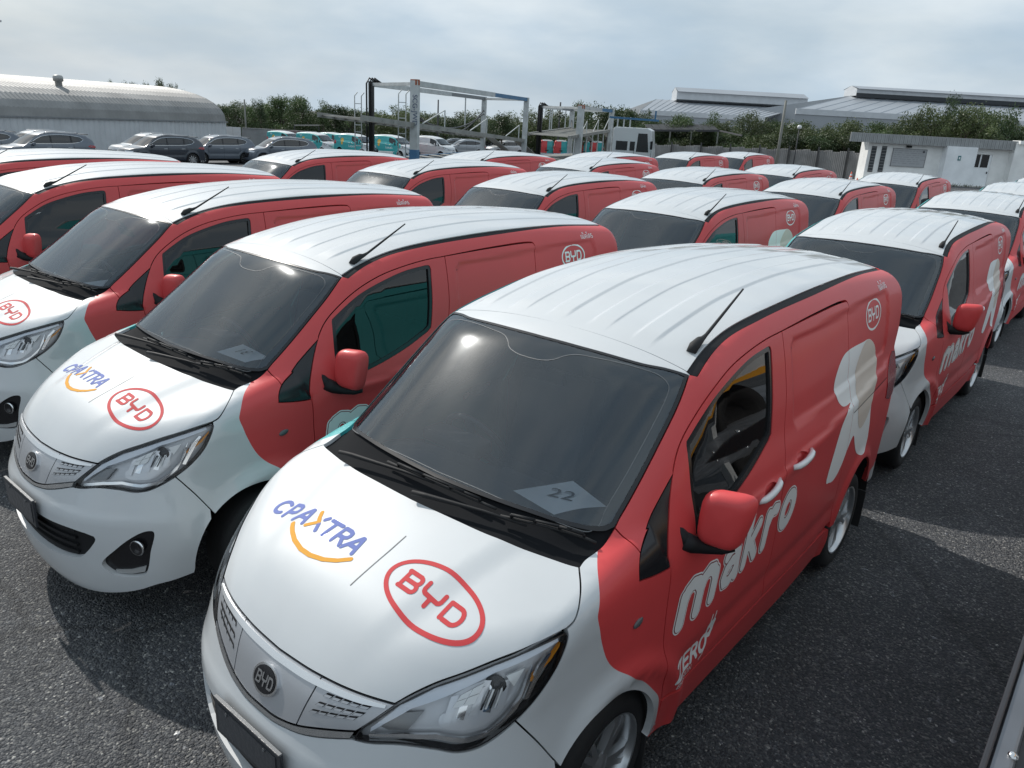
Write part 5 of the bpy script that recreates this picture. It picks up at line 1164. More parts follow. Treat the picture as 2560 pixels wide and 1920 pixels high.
# ------------------------------------------------------------------ poles, shelter, cones, barriers
POLE = mat('pole_concrete', (.22, .22, .20), .85); PDARK = mat('pole_dark', (.05, .05, .055), .7)
def pole(px, d, top, r, m, label, cat='pole', lean=0, head=None):
    p = at(px, d); h = zrow(px, top, d)-p.z; e = empty('utility_pole' if cat == 'pole' else 'street_lamp', p, 0, label, cat)
    MB().tube([(0, 0, -.1), tuple(RH*lean*.5+Vector((0, 0, h*.5))), tuple(RH*lean+Vector((0, 0, h)))], [r, r*.85, r*.7], 8).build('shaft', m, e, True)
    if head == 'arm': MB().bar(RH*lean+Vector((0, 0, h-.05)), RH*(lean+.9)+Vector((0, 0, h+.1)), .08).build('arm', m, e); MB().box(RH*(lean+1.1)+Vector((0, 0, h+.1)), (.5, .22, .1)).build('lamp_head', mat('lamp_grey', (.5, .5, .5), .4), e)
    if head == 'ball': MB().lathe([(0, .22), (.1, .2), (.16, .1), (.14, 0), (.06, -.05)], 12, 0, Matrix.Translation(RH*lean+Vector((0, 0, h)))).build('lamp_head', mat('lamp_white_head', (.7, .7, .7), .4), e, True)
    return e
pole(1936, 57, 252, .13, POLE, 'plain grey concrete pole rising out of the trees behind the fence', lean=.0)
pole(1978, 54, 320, .05, PDARK, 'thin dark lamp post with a white ball head before the fence', 'lamp', 0, 'ball')
pole(617, 92, 249, .12, POLE, 'grey concrete pole among the trees right of the arched hall')
pole(1093, 80, 250, .10, PDARK, 'dark pole seen through the frame of the tall car carrier')
pole(1392, 86, 256, .12, PDARK, 'dark pole between the two car carriers'); pole(1568, 84, 276, .09, POLE, 'pale pole behind the carrier truck cab')
pole(2, 46, 66, .07, PDARK, 'tall dark lamp post at the arched hall, cut by the picture edge', 'lamp', -.15, 'arm')
sh = empty('shelter', at(1740, 66), 0, 'long open shelter with a thin dark roof beside the fence', 'shelter'); so2 = Vector(sh.location)
A, Bq = zat(1622, 326, 68), zat(1800, 327, 64); Cq = zat(1855, 339, 56)
for k in range(10):
    a, b = A.lerp(Bq, k/10)-so2, A.lerp(Bq, (k+.96)/10)-so2; MB().add([tuple(a), tuple(b), tuple(b+FH*3+Vector((0, 0, .5))), tuple(a+FH*3+Vector((0, 0, .5)))], [(0, 1, 2, 3), (3, 2, 1, 0)]).build('roof_sheet', mat('shelter_roof', (.09, .095, .10), .6, .3), sh)
MB().bar(A-so2, Bq-so2, .10, .16).bar(Bq-so2, Cq-so2, .08, .1).build('beam', PDARK, sh)
for t_ in (.02, .32, .62, .98):
    q = A.lerp(Bq, t_)-so2; MB().bar(q, (q.x, q.y, float(ground_z(q.y+so2.y))-so2.z), .09).build('post', POLE, sh)
sh2 = empty('shelter', at(765, 88), 0, 'small flat grey canopy above the teal vans at the tree belt', 'shelter'); q0 = Vector(sh2.location)
A, Bq = zat(736, 313, 88)-q0, zat(797, 313, 88)-q0; MB().add([tuple(A), tuple(Bq), tuple(Bq+FH*3), tuple(A+FH*3)], [(0, 1, 2, 3)]).bar(A, Bq, .1, .14).build('roof', mat('canopy_grey', (.28, .27, .25), .7), sh2)
for q in (A, Bq): MB().bar(q, (q.x, q.y, -.2), .08).build('post', PDARK, sh2)
ORANGE = mat('cone_orange', (.62, .085, .03), .5)
def cone(px, d, label, h=.72):
    e = empty('traffic_cone', at(px, d), 0, label, 'traffic cone', 'orange traffic cones'); b = MB(); b.box((0, 0, .02), (.40, .40, .04)); b.build('base', ORANGE, e, bevel=.01)
    def seg(t0, t1): return [( .15*(1-t0)+.022*t0, .04+(h-.04)*t0), (.15*(1-t1)+.022*t1, .04+(h-.04)*t1)]
    MB().lathe(seg(0, 1)+[(0, h)], 18).build('cone_body', ORANGE, e, True)
    for a, c in ((.35, .50), (.65, .78)): MB().lathe([(r_+.003, z) for r_, z in seg(a, c)], 18).build('reflective_band', INK_W, e, True)
cone(2124, 48.5, 'orange traffic cone standing beside the guardhouse corner'); cone(2137, 40, 'orange traffic cone between the van roofs and the guardhouse apron'); cone(900, 62, 'orange traffic cone beside the white barrier near the teal vans')
BARR = mat('barrier_white', (.62, .62, .60), .8, vary=.15, vscale=2)
for px, d, w_, lab in ((872, 64, 2.0, 'white concrete barrier in front of the teal vans left of the carrier post'), (964, 64, 1.2, 'shorter white concrete barrier right of the carrier post')):
    e = local_thing('concrete_barrier', frame(px, d), lab, 'barrier'); pf = [(-.25, 0), (-.25, .1), (-.12, .32), (-.08, .62), (.08, .62), (.12, .32), (.25, .1), (.25, 0)]
    MB().add([(x, y, z) for x in (-w_/2, w_/2) for y, z in pf], [tuple(range(7, -1, -1)), tuple(range(8, 16))]+[(k, (k+1) % 8, 8+(k+1) % 8, 8+k) for k in range(8)]).build('block', BARR, e, bevel=.01); MB().box((0, -.255, .06), (w_*.5, .02, .06)).build('fork_slot', DARK, e)
# ------------------------------------------------------------------ vans in rows
base = empty('delivery_van', (0, 0, 0)); build_van(base)
VANS = [  # x, y, yaw, label
 (0, 0, 0, 'nearest red-sided white delivery van, paper sheet 22 behind its windscreen', 'open'),
 (-.094, -2.229, -.37, 'red-sided white van second in the front row, paper sheet 31 on its dashboard', ''),
 (-.321, -4.596, -.51, 'red-sided white van third in the front row, hood cut by the left picture edge', ''),
 (-.218, -7.055, -.15, 'red-sided white van fourth in the front row, below the dark SUVs', ''),
 (-.35, -9.62, 0, 'red-sided van at the far end of the front row, cut by the left edge', ''),
 (-4.673, -.086, -.31, 'red-sided van directly behind the nearest van, its full side and wheels on the open asphalt', ''),
 (-4.882, -2.383, -.37, 'red-sided van behind the van with sheet 31, windscreen just left of the nearest roof', ''),
 (-5.313, -4.836, .25, 'red-sided van in the second row, third from its right end', ''),
 (-5.469, -7.491, .1, 'red-sided van in the second row, fourth from its right end', ''),
 (-5.288, -10.232, .22, 'red-sided van in the second row with sun glare on its windscreen, before the parked SUVs', ''),
 (-9.909, -.261, .02, 'red-sided van at the right end of the third row, cut by the right picture edge', ''),
 (-9.905, -2.634, -.38, 'red-sided van in the third row, second from its right end', ''),
 (-10.143, -5.079, .11, 'red-sided van in the third row, third from its right end', ''),
 (-10.572, -7.81, .34, 'red-sided van in the third row, fourth from its right end', ''),
 (-10.062, -10.316, .02, 'red-sided van in the third row below the tall carrier frame', ''),
 (-15.2, -.45, 0, 'red-sided van in the fourth row, roof cut by the right picture edge before the guardhouse', ''),
 (-15.537, -2.874, .04, 'red-sided van in the fourth row standing in front of the guardhouse notice board', ''),
 (-14.986, -5.322, .22, 'red-sided van in the fourth row just below the orange cones', ''),
 (-14.719, -10.251, -.1, 'red-sided van in the fourth row in front of the carrier truck cab', ''),
 (-20.398, -10.754, .12, 'red-sided van in the fifth row, right of the carrier truck cab', ''),
 (-25.733, -11.301, .3, 'farthest red-sided van, small before the corrugated fence', ''),
 (-20.3, -.6, 0, 'red-sided van at the far right edge below the guardhouse column', ''),
]
vans = []
for i, (x, y, a, lab, _) in enumerate(VANS):
    v = base if i == 0 else copy_tree(base); v.location = (x, y, float(ground_z(y))); v.rotation_euler = (0, 0, radians(a)); tag(v, lab, 'van', 'red and white delivery vans in rows'); vans.append(v)
# the same livery from its teal side, and seen from behind
def van_at(px, d, yaw, lab, grp):
    v = copy_tree(base); v.location = at(px, d); v.rotation_euler = (0, 0, yaw); tag(v, lab, 'van', grp); return v
for px, d, lab in ((718, 76, 'teal-sided van half hidden behind the parked SUV, farthest left of its group'), (795, 70, 'teal-sided white van with its whole side in view, right of the last grey SUV'), (842, 77, 'white-nosed van standing close behind the teal-sided van'), (893, 68, 'teal-sided van between the white barrier and the carrier post'), (985, 67, 'teal-sided van seen through the tall carrier frame')):
    van_at(px, d, radians(96), lab, 'teal-sided vans parked at the tree belt')
for px, d, lab in ((1365, 88, 'van seen from behind, red and teal doors, leftmost under the second carrier'), (1400, 87, 'van seen from behind, red and teal doors, second under the second carrier'), (1456, 88, 'van seen from behind, red and teal doors, right of the carrier post'), (1489, 88, 'van seen from behind, mostly hidden by the carrier truck cab'), (1640, 80, 'van seen from behind, teal half showing right of the truck cab'), (1693, 78, 'van seen from behind under the long shelter, red and teal doors')):
    van_at(px, d, radians(219)-(px-1280)/FPX*.9+radians(2), lab, 'vans parked with their backs to the carriers')
wv = copy_tree(base); wv.location = at(1085, 70); wv.rotation_euler = (0, 0, radians(96)); tag(wv, 'plain white van parked right of the tall carrier post', 'van')
def whiten(o):
    for c in o.children:
        if c.name.split('.')[0] in ('graphic',): bpy.data.objects.remove(c); continue
        if c.type == 'MESH' and any(m in (TEAL, RED) for m in c.data.materials if m):
            c.data = c.data.copy()
            for k, m in enumerate(c.data.materials):
                if m in (TEAL, RED): c.data.materials[k] = WHITE
        whiten(c)
for c in list(wv.children): pass
def strip_(o):
    for c in list(o.children):
        if c.name.split('.')[0] in ('graphic', 'lettering', 'emblem'): bpy.data.objects.remove(c)
        else: strip_(c)
strip_(wv); whiten(wv)
# ---- paper sheets on dashboards
def sheet_paper(corners, txt, flip, van, lab):
    M_ = van.matrix_basis; e = empty('paper_sheet', (0, 0, 0), 0, lab, 'paper sheet', 'numbered paper sheets behind windscreens')
    P_ = [Vector(c) for c in corners]; c0 = sum(P_, Vector())/4; e.matrix_world = M_ @ Matrix.Translation(c0)
    q = [p-c0 for p in P_]; n = 6; V = []; Fq = []
    for i in range(n+1):
        for j in range(n+1):
            a, b = i/n, j/n; p = q[0].lerp(q[1], a).lerp(q[3].lerp(q[2], a), b); V.append((p.x, p.y, p.z+.012*sin(a*3.1)*sin(b*2.2)))
    Fq = [(i*(n+1)+j, (i+1)*(n+1)+j, (i+1)*(n+1)+j+1, i*(n+1)+j+1) for i in range(n) for j in range(n)]
    mesh_obj('page', V, Fq, PAPER, e)
    if txt:
        lp = text_loops(txt, .112, .009); A = np.vstack(lp); cc = (A.min(0)+A.max(0))/2; ex = (q[2]+q[1]-q[0]-q[3]).normalized(); ey = (q[3]+q[2]-q[0]-q[1]).normalized()
        # u to the right and v up as seen from the front
        ru = Vector((0, 1, 0)); ang = .32 if not flip else pi+.1; u_ = Vector((cos(ang+pi/2), sin(ang+pi/2), 0)); v_ = Vector((-sin(ang+pi/2), cos(ang+pi/2), 0))
        v2, f = triangulate([resample((l-cc), .01) for l in lp], .03, .03); zf = lambda p: .0165
        mesh_obj('number', [tuple(u_*a+v_*b+Vector((0, 0, zf(0)))) for a, b in v2], f, mat('ink_black', (.012, .012, .015), .7), e, None, False)
    return e
sheet_paper([(1.175,.165,1.185),(.90,.262,1.168),(.99,.49,1.168),(1.215,.40,1.185)], '22', False, vans[0], 'white paper sheet printed 22 lying on the nearest dashboard')
sheet_paper([(1.165,.005,1.185),(.935,-.09,1.168),(.975,.30,1.168),(1.15,.29,1.185)], '31', True, vans[1], 'white paper sheet printed 31 upside down on the second van dashboard')
sheet_paper([(1.20,.05,1.183),(.96,-.03,1.168),(1.0,.27,1.168),(1.19,.30,1.183)], '', False, vans[2], 'white paper sheet on the dashboard of the third van')
sheet_paper([(1.18,.15,1.183),(.98,.16,1.168),(1.0,.42,1.168),(1.20,.40,1.183)], '', False, vans[5], 'pale paper sheet on the dashboard of the van behind the nearest one')

sheet_paper([(1.19,.02,1.183),(.97,-.02,1.168),(.99,.28,1.168),(1.20,.26,1.183)], '', False, vans[6], 'white paper sheet on the dashboard of the van behind the second van')
sheet_paper([(1.20,.22,1.183),(1.0,.20,1.168),(.98,.46,1.168),(1.18,.48,1.183)], '', False, vans[3], 'white paper sheet on the dashboard of the fourth front-row van')
# ------------------------------------------------------------------ parked SUVs
def SHW(z): return SHWS(z)
SHWS = Spl([.18,.30,.55,.80,.98,1.05,1.2,1.45,1.62],[.86,.895,.92,.925,.915,.885,.80,.70,.62])
SXC = Spl([.15,.25,.45,.6,.75,.9],[2.16,2.27,2.31,2.30,2.26,2.16])
STOP = Spl([-2.4,-2.28,-2.0,-1.6,-.9,-.2,.35,.62,1.30,1.42,1.9,2.15,2.3],[.92,1.03,1.36,1.57,1.645,1.665,1.60,1.50,1.075,1.03,.96,.885,.70])
def SF(P):
    x, y, z = P[..., 0], P[..., 1], P[..., 2]; ay = np.sqrt(y*y+1e-8)
    w = SHWS(z)-.10*np.clip((np.abs(x)-1.2)/1.1, 0, None)**2
    for xc in (1.38, -1.38): d = np.hypot(x-xc, z-.34); w = w+.02*np.exp(-((d-.42)/.06)**2)
    w = w-.018*np.exp(-((z-.62)/.09)**2)*sstep(1.1, .8, np.abs(x))
    t = (z-STOP(x+.10*y*y)+.05*y*y)*.8; ff = (x-SXC(z)+.20*ay**2+.35*ay**4)*.85; fr = (-2.30+.25*sstep(.95, 1.65, z)+.10*ay**2+.15*ay**4-x)*.95
    return smax(smax(smax(ay-w, t, .07), ff, .10), fr, .08)
def build_suv(root, pm):
    A = lambda xc: [(xc+.395*cos(t), .9, .33+.40*abs(sin(t))**.95*(1 if sin(t) >= 0 else -1)) for t in np.linspace(0, pi, 26)]
    win = catmull([(1.02,.8,1.10),(.6,.75,1.36),(.3,.72,1.49),(-.3,.7,1.56),(-.9,.7,1.545),(-1.45,.7,1.45)])+catmull([(-1.62,.74,1.33),(-1.45,.78,1.20),(-1.0,.82,1.115),(0,.83,1.09),(1.02,.82,1.075)])
    bodyl = join(catmull([(2.06,.75,.80),(1.7,.82,.92),(1.35,.82,1.02),(1.25,.80,1.07)]), catmull([(1.25,.80,1.07),(.9,.72,1.30),(.5,.66,1.50),(.25,.63,1.575),(-.3,.61,1.62),(-.9,.60,1.61),(-1.5,.59,1.555),(-1.9,.6,1.42)]),
                 catmull([(-1.9,.6,1.42),(-2.08,.7,1.2),(-2.16,.75,1.0),(-2.18,.76,.7),(-2.14,.76,.30)]), list(reversed(A(-1.38)))[0:0]+[p for p in reversed(A(-1.38)) if p[2] > .30], [p for p in reversed(A(1.38)) if p[2] > .30], catmull([(1.9,.82,.30),(2.05,.75,.30),(2.08,.75,.6),(2.06,.75,.80)]))
    Pn = lambda n, l, pj, m, par=None, **k: panel(n, SF, l, pj, m, par or root, **k)
    b = Pn('body_side', [bodyl, np.array(win)], SIDE, pm, s=.07); mirrored(b)
    w = Pn('side_window', [np.array(win)], SIDE, GLASS_D, s=.1, off=-.006, skirt=0); mirrored(w)
    for x0, x1 in ((.02, -.06), (-.95, -1.04)):
        z0, z1 = 1.09, 1.56; p = Pn('pillar', [np.array([(x0,.8,z0+.005),(x1,.8,z0+.012),(x1-.03,.7,z1-.012),(x0-.03,.7,z1-.005)])], SIDE, TRIM, s=.1, off=.002, skirt=0, gap=0); mirrored(p)
    tr = Pn('window_trim', [np.array(win), np.array([(x, y, z+(.016 if z < 1.2 else -.016)) for x, y, z in win])], SIDE, CHROME, s=.1, off=.003, skirt=0, gap=0); mirrored(tr)
    for xd in (.98, -.0, -1.05):
        q = Pn('door_gap', [np.array([(xd,.9,.42),(xd-.012,.9,.42),(xd-.012,.9,1.08),(xd,.9,1.08)])], SIDE, DARK, s=.2, off=.001, skirt=0, gap=0); mirrored(q)
    for xd in (.15, -.85):
        q = MB().box((xd, .925, .93), (.20, .03, .03)).build('handle', CHROME, root, bevel=.01); mirrored(q)
    cl = Pn('lower_cladding', [join([(1.0,.9,.33),(-1.0,.9,.33)], [(-1.0,.9,.20),(1.0,.9,.20)])], SIDE, BLACK, s=.15); mirrored(cl)
    e1 = catmull([(2.06,.75,.80),(1.7,.82,.92),(1.35,.82,1.02),(1.25,.80,1.07)]); wsb = catmull([(1.25,.80,1.07),(1.31,.5,1.07),(1.34,0,1.07)]); hf = catmull([(2.06,.75,.80),(2.17,.45,.84),(2.22,0,.86)])
    Pn('hood', [join(list(reversed(e1)), hf, mir(hf), mir(list(reversed(e1)))[0:], mir(wsb), list(reversed(wsb)))], TOP, pm, s=.07)
    wt = catmull([(.50,.66,1.50),(.60,.4,1.50),(.63,0,1.50)]); wl_ = catmull([(1.25,.80,1.07),(.9,.72,1.30),(.5,.66,1.50)])
    Pn('windscreen', [join(list(reversed(wsb)), wl_, wt, mir(wt), mir(wl_), mir(list(reversed(wsb))))], TOP, GLASS_D, s=.1, off=-.004, skirt=0)
    re = catmull([(.50,.66,1.50),(.25,.63,1.575),(-.3,.61,1.62),(-.9,.60,1.61),(-1.5,.59,1.555),(-1.72,.6,1.50)])
    rc = [(-1.72,.6,1.50),(-1.76,.3,1.52),(-1.78,0,1.52)]
    Pn('roof', [join(list(reversed(wt)), re, rc, mir(rc), mir(re), mir(list(reversed(wt))))], TOP, pm, s=.09)
    for s_ in (1, -1): MB().tube([(.2, .60*s_, 1.60), (.1, .60*s_, 1.655), (-.6, .59*s_, 1.675), (-1.3, .585*s_, 1.63), (-1.4, .585*s_, 1.585)], .018, 8).build('roof_rail', ALLOY, root, True)
    BKS = Proj('back', x=-2.5, d=1)
    Pn('tailgate', [np.array([(-.70,.32),(.70,.32),(.74,.8),(.70,1.05),(.60,1.45),(.56,1.50),(-.56,1.50),(-.60,1.45),(-.70,1.05),(-.74,.8)]), np.array([(-.52,1.42),(.52,1.42),(.64,1.12),(-.64,1.12)])], BKS, pm, raw2=True, s=.1)
    Pn('rear_window', [np.array([(-.52,1.42),(.52,1.42),(.64,1.12),(-.64,1.12)])], BKS, GLASS_D, raw2=True, s=.12, off=-.005, skirt=0)
    Pn('light_bar', [np.array([(-.73,1.0),(.73,1.0),(.74,.92),(-.74,.92)])], BKS, REDLENS, raw2=True, s=.12, off=.006, gap=0)
    tlp = Pn('tail_lamp', [np.array([(-2.16,.75,1.0),(-1.9,.8,1.03),(-1.75,.85,.97),(-1.9,.85,.92),(-2.17,.75,.90)])], SIDE, REDLENS, s=.1, off=.006, gap=0); mirrored(tlp)
    MB().box((-1.86, 0, 1.56), (.24, 1.10, .03)).build('spoiler', TRIM, root, bevel=.01)
    fl = Proj('cyl', x0=1.0, R=1.0)
    q = [(math.atan2(y, 1.2), z) for y, z in ((-.80,.80),(-.5,.86),(0,.885),(.5,.86),(.80,.80),(1.25,.78),(1.42,.5),(1.35,.24),(0,.18),(-1.35,.24),(-1.42,.5),(-1.25,.78))]
    gq = [(math.atan2(y, 1.2), z) for y, z in ((-.62,.66),(0,.70),(.62,.66),(.55,.42),(0,.38),(-.55,.42))]
    Pn('front_bumper', [np.array(q), np.array(gq)], fl, pm, raw2=True, s=.08); Pn('grille', [np.array(gq)], fl, TRIM, raw2=True, s=.1, off=-.01, skirt=0)
    hl = Pn('headlight', [np.array([(math.atan2(y, 1.2), z) for y, z in ((.45,.80),(.8,.80),(1.15,.80),(1.05,.72),(.5,.74))])], fl, mat('lamp_clear', (.62, .64, .66), .1, .5, coat=.8), raw2=True, s=.08, off=.006, gap=0); mirrored(hl)
    MB().box((2.30, 0, .50), (.02, .38, .12)).build('number_plate', PLATE, root)
    for s_ in (1, -1):
        mo = MB().box((.86, .98*s_, 1.10), (.12, .20, .14)).build('mirror', pm, root, bevel=.04, seg=3); MB().box((.90, .90*s_, 1.06), (.06, .10, .05)).build('mirror_arm', TRIM, mo)
        for wx in (1.38, -1.38):
            mt = Matrix.Translation((wx, .80*s_, .345)) @ Matrix.Rotation(radians(-90*s_), 4, 'X'); w_ = empty('wheel'); w_.parent = root
            MB().lathe([(.23,-.10),(.31,-.11),(.345,-.08),(.345,.08),(.31,.11),(.24,.10)], 28, 0, mt).build('tyre', RUBBER, w_, True)
            r = MB().lathe([(.245,.09),(.235,.10),(.225,.06),(.22,-.05)], 28, 1, mt).lathe([(.22,-.03),(0,-.03)], 20, 2, mt)
            for k in range(10):
                a = 2*pi*k/10; c, s1 = cos(a), sin(a); hw = .022 if k % 2 else .035
                r.add([tuple(mt @ Vector((c*rr-s1*e*h_, s1*rr+c*e*h_, .085))) for rr, h_ in ((.04, .02), (.235, hw)) for e in (-1, 1)], [(0, 1, 3, 2)], 0)
            r.lathe([(0,.09),(.05,.088),(.055,.06)], 14, 0, mt); r.build('rim', [ALLOY, ALLOY, TRIM], w_, True, auto=30)
            MB().lathe([(.42,.09),(.42,-.2),(0,-.2)], 20, 0, Matrix.Translation((wx, .80*s_, .34)) @ Matrix.Rotation(radians(-90*s_), 4, 'X')).build('wheel_liner', DARK, root, True)
    MB().box((0, 0, .30), (3.6, 1.5, .2)).box((-.2, 0, .75), (2.6, 1.3, .5)).build('underbody', DARK, root)
    MB().tube([(-1.55, 0, 1.56), (-1.62, 0, 1.60), (-1.72, 0, 1.61)], [.03, .03, .01], 8).build('shark_fin', pm, root, True)
GLASS_D = glass('dark_glass', (.05, .055, .06), .004, 1.8)
SG = paint('suv_grey', (.105, .125, .155), .35, .9, .05); SD = paint('suv_dark', (.020, .028, .042), .3, 1.0, .04); SS = paint('suv_silver', (.33, .35, .37), .35, .9, .05); SWH = paint('suv_white', (.66, .67, .68), .35, .9, .05)
suv0 = empty('parked_suv'); build_suv(suv0, SG)
def recolour(o, m0, m1, cache={}):
    for c in o.children:
        if c.type == 'MESH' and m0 in list(c.data.materials):
            k = (c.data.name, m1.name)
            if k not in cache:
                d = c.data.copy()
                for i, m in enumerate(d.materials):
                    if m == m0: d.materials[i] = m1
                cache[k] = d
            c.data = cache[k]
        recolour(c, m0, m1)
first = True
for px, d, col, yaw, lab in ((118, 39.5, SG, 2, 'grey SUV parked broadside before the arched hall, second from the left edge'), (96, 43.5, SS, 2, 'silver SUV half hidden behind the grey SUV at the arched hall'), (-62, 40.5, SG, 2, 'grey SUV cut by the left picture edge'), (405, 43, SD, 0, 'black SUV with bright alloy wheels before the end of the arched hall'), (376, 46.5, SS, 0, 'silver SUV whose nose shows behind the black SUV'), (545, 47.5, SG, -4, 'blue-grey SUV between the black SUV and the last grey SUV'), (702, 49, SG, -14, 'grey SUV with sun glare on its windscreen, last of the row'),
                              (1160, 82, SS, -30, 'white SUV with a black grille right of the white van'), (1130, 88, SD, -30, 'dark SUV half hidden beside the white van'), (1262, 86, SWH, -20, 'white saloon car below the carrier ramp'), (1215, 90, SD, -25, 'dark car between the white SUV and the white saloon')):
    v = suv0 if first else copy_tree(suv0); first = False
    v.location = at(px, d); v.rotation_euler = (0, 0, radians(yaw)); tag(v, lab, 'car', 'cars parked behind the van rows'); v['_c'] = 1
    if col is not SG: recolour(v, SG, col)
    del v['_c']
lc = suv0
# ------------------------------------------------------------------ car carriers
STEEL = mat('carrier_white', (.50, .52, .52), .5, vary=.25, vscale=2.5); RUST = mat('rust_orange', (.32, .09, .04), .7); BLUE = mat('carrier_blue', (.05, .16, .30), .5, vary=.2, vscale=3); HOSE = mat('hose_black', (.012, .012, .013), .5); DECK = mat('deck_steel', (.30, .30, .28), .55, .4, vary=.3, vscale=2)
def carrier(label, P1, P2, P3, P4, ztop, zdl, zdr, wpost, lad=True, zblue=1.3, text=None):
    """P1..P4: (px, depth) of near-left, near-right, far-left and far-right posts"""
    q = [at(*p) for p in (P1, P2, P3, P4)]; o = q[0].copy(); e = empty('car_carrier', o, 0, label, 'car carrier'); W = [p-o for p in q]; zt = ztop-o.z
    ax = (W[1]-W[0]).normalized(); up = Vector((0, 0, 1))
    for k, p in enumerate(W):
        po = MB().bar((p.x, p.y, 0), (p.x, p.y, zt), wpost*(1, .8, .6, .8)[k], wpost*(.8, .8, .6, .8)[k], 0, ax).build('post', STEEL if k != 2 else HOSE, e)
        if k == 0: MB().bar((p.x, p.y, 0), (p.x, p.y, zblue-o.z), wpost*1.06, wpost*.86, 0, ax).build('post_base', BLUE, e); MB().box((p.x, p.y, zt-.06), (wpost*.6, wpost*1.1, .2)).build('bracket', RUST, e)
        if k in (0, 2) and lad:
            l = -RH*.62 if k == 0 else -RH*.70; l0 = p+l
            for s_ in (0, .28): MB().tube([(l0+RH*s_)+Vector((0, 0, .7)), (l0+RH*s_)+Vector((0, 0, zt-.5)), (l0+RH*(s_+.12))+Vector((0, 0, zt-.35))], .022, 6).build('ladder_rail', STEEL, e, True)
            for r_ in range(9): MB().bar(l0+Vector((0, 0, 1.0+.28*r_)), l0+RH*.28+Vector((0, 0, 1.0+.28*r_)), .03).build('rung', STEEL, e)
        if k == 2:
            for dx in (-.16, -.05, .06): MB().tube([(p.x, p.y, .9)+RH*0 if False else Vector((p.x, p.y, .9))+RH*dx-FH*.2, Vector((p.x, p.y, zt-.1))+RH*dx-FH*.2, Vector((p.x, p.y, zt+.12))+RH*(dx+.1)-FH*.1, Vector((p.x, p.y, zt-.05))+RH*(dx+.35)], .035, 6).build('hose', HOSE, e, True)
    for a, b in ((0, 1), (2, 3)):
        A, B_ = W[a]+up*(zt-W[a].z*0), W[b]+up*zt; A = Vector((W[a].x, W[a].y, zt-.1)); B_ = Vector((W[b].x, W[b].y, zt-.1))
        MB().bar(A, A.lerp(B_, .62), .16, .20).build('top_beam', STEEL, e); MB().bar(A.lerp(B_, .62), B_, .14, .18).build('top_beam', BLUE if a == 0 else mat('carrier_grey', (.2, .21, .22), .6), e)
    for a, b in ((0, 2), (1, 3)):
        MB().bar((W[a].x, W[a].y, zt-.12), (W[b].x, W[b].y, zt-.12), .10, .12).build('cross_beam', STEEL, e)
    for t_ in (.28, .34, .78):
        A = Vector((W[2].x, W[2].y, zt-.2)).lerp(Vector((W[3].x, W[3].y, zt-.2)), t_); MB().bar(A, A-up*1.5, .05).build('hanger', STEEL, e)
    for h0, h1, sg in ((1.2, .75, .95), (1.35, .95, .55)):
        A = Vector((W[0].x, W[0].y, zt-h0)); B_ = Vector((W[3].x, W[3].y, zt-h1))
        MB().tube([A.lerp(B_, s_)-up*sg*sin(pi*s_) for s_ in np.linspace(0, 1, 14)], .035, 6).build('hose', HOSE, e, True)
    # upper deck: two sloping side beams with cross slats
    zl, zr = zdl-o.z, zdr-o.z; ext = (W[1]-W[0])*.30
    A0 = Vector((W[0].x, W[0].y, zl))-ext*.95+up*.06; A1 = Vector((W[1].x, W[1].y, zr)); B0 = Vector((W[2].x, W[2].y, zl))-ext*.95+up*.06; B1 = Vector((W[3].x, W[3].y, zr))
    for X, Y in ((A0, A1), (B0, B1)): MB().bar(X, Y, .10, .17).build('deck_beam', DECK, e)
    n = 22
    for k in range(n):
        s_ = (k+.5)/n; MB().bar(A0.lerp(A1, s_), B0.lerp(B1, s_), .28, .04).build('deck_slat', DECK, e)
    for k in range(7):
        s_ = .12+.14*k
        for X, Y in (() if text else ((A0, A1),)):
            q_ = X.lerp(Y, s_); MB().bar((q_.x, q_.y, .9), (q_.x, q_.y, q_.z), .06).build('strut', STEEL, e)
        if k % 2: MB().bar(A0.lerp(A1, s_)+up*.1, A0.lerp(A1, s_+.12)+up*.75, .035).bar(A0.lerp(A1, s_+.12)+up*.75, A0.lerp(A1, s_+.12)+up*.05, .035).build('guard_rail', STEEL, e)
    for dy in (.18, .82):
        q_ = A1.lerp(B1, dy); MB().bar(q_, q_+ax*3.2-up*.75, .40, .07).build('ramp', DECK, e)
    L0, L1, R0, R1 = W[0]-ext, W[1]+ext*.3, W[2]-ext, W[3]+ext*.3
    for X, Y in ((L0, L1), (R0, R1)): MB().bar(Vector((X.x, X.y, .85)), Vector((Y.x, Y.y, .85)), .14, .25).build('chassis_beam', BLUE, e)
    for k in range(14): s_ = (k+.5)/14; MB().bar(Vector((L0.x, L0.y, .95)).lerp(Vector((L1.x, L1.y, .95)), s_), Vector((R0.x, R0.y, .95)).lerp(Vector((R1.x, R1.y, .95)), s_), .5, .03).build('lower_deck_slat', DECK, e)
    for s_ in (.2, .28, .62, .70):
        for X, Y in ((L0, L1), (R0, R1)):
            c = Vector((X.x, X.y, .42)).lerp(Vector((Y.x, Y.y, .42)), s_); mt = Matrix.Translation(c) @ (Vector((-ax.y, ax.x, 0)).to_track_quat('Z', 'Y').to_matrix().to_4x4())
            MB().lathe([(.0, .06), (.2, .08), (.24, .13), (.40, .14), (.42, .1), (.42, -.1), (.40, -.14), (0, -.12)], 20, 0, mt).build('wheel', RUBBER, e, True)
    if text:
        lp = text_loops(text, .26, .01); A = np.vstack(lp); cc = (A.min(0)+A.max(0))/2; v2, f = triangulate([resample(l-cc, .03) for l in lp], .2, .2)
        c = Vector((W[0].x, W[0].y, zt-1.05))-FH*(wpost*.55+.02)
        mesh_obj('lettering', [tuple(c+(-up)*a+RH*(-0.0)+RH*b) for a, b in v2], f, mat('letter_navy', (.03, .05, .12), .5), e, None, False)
    return e
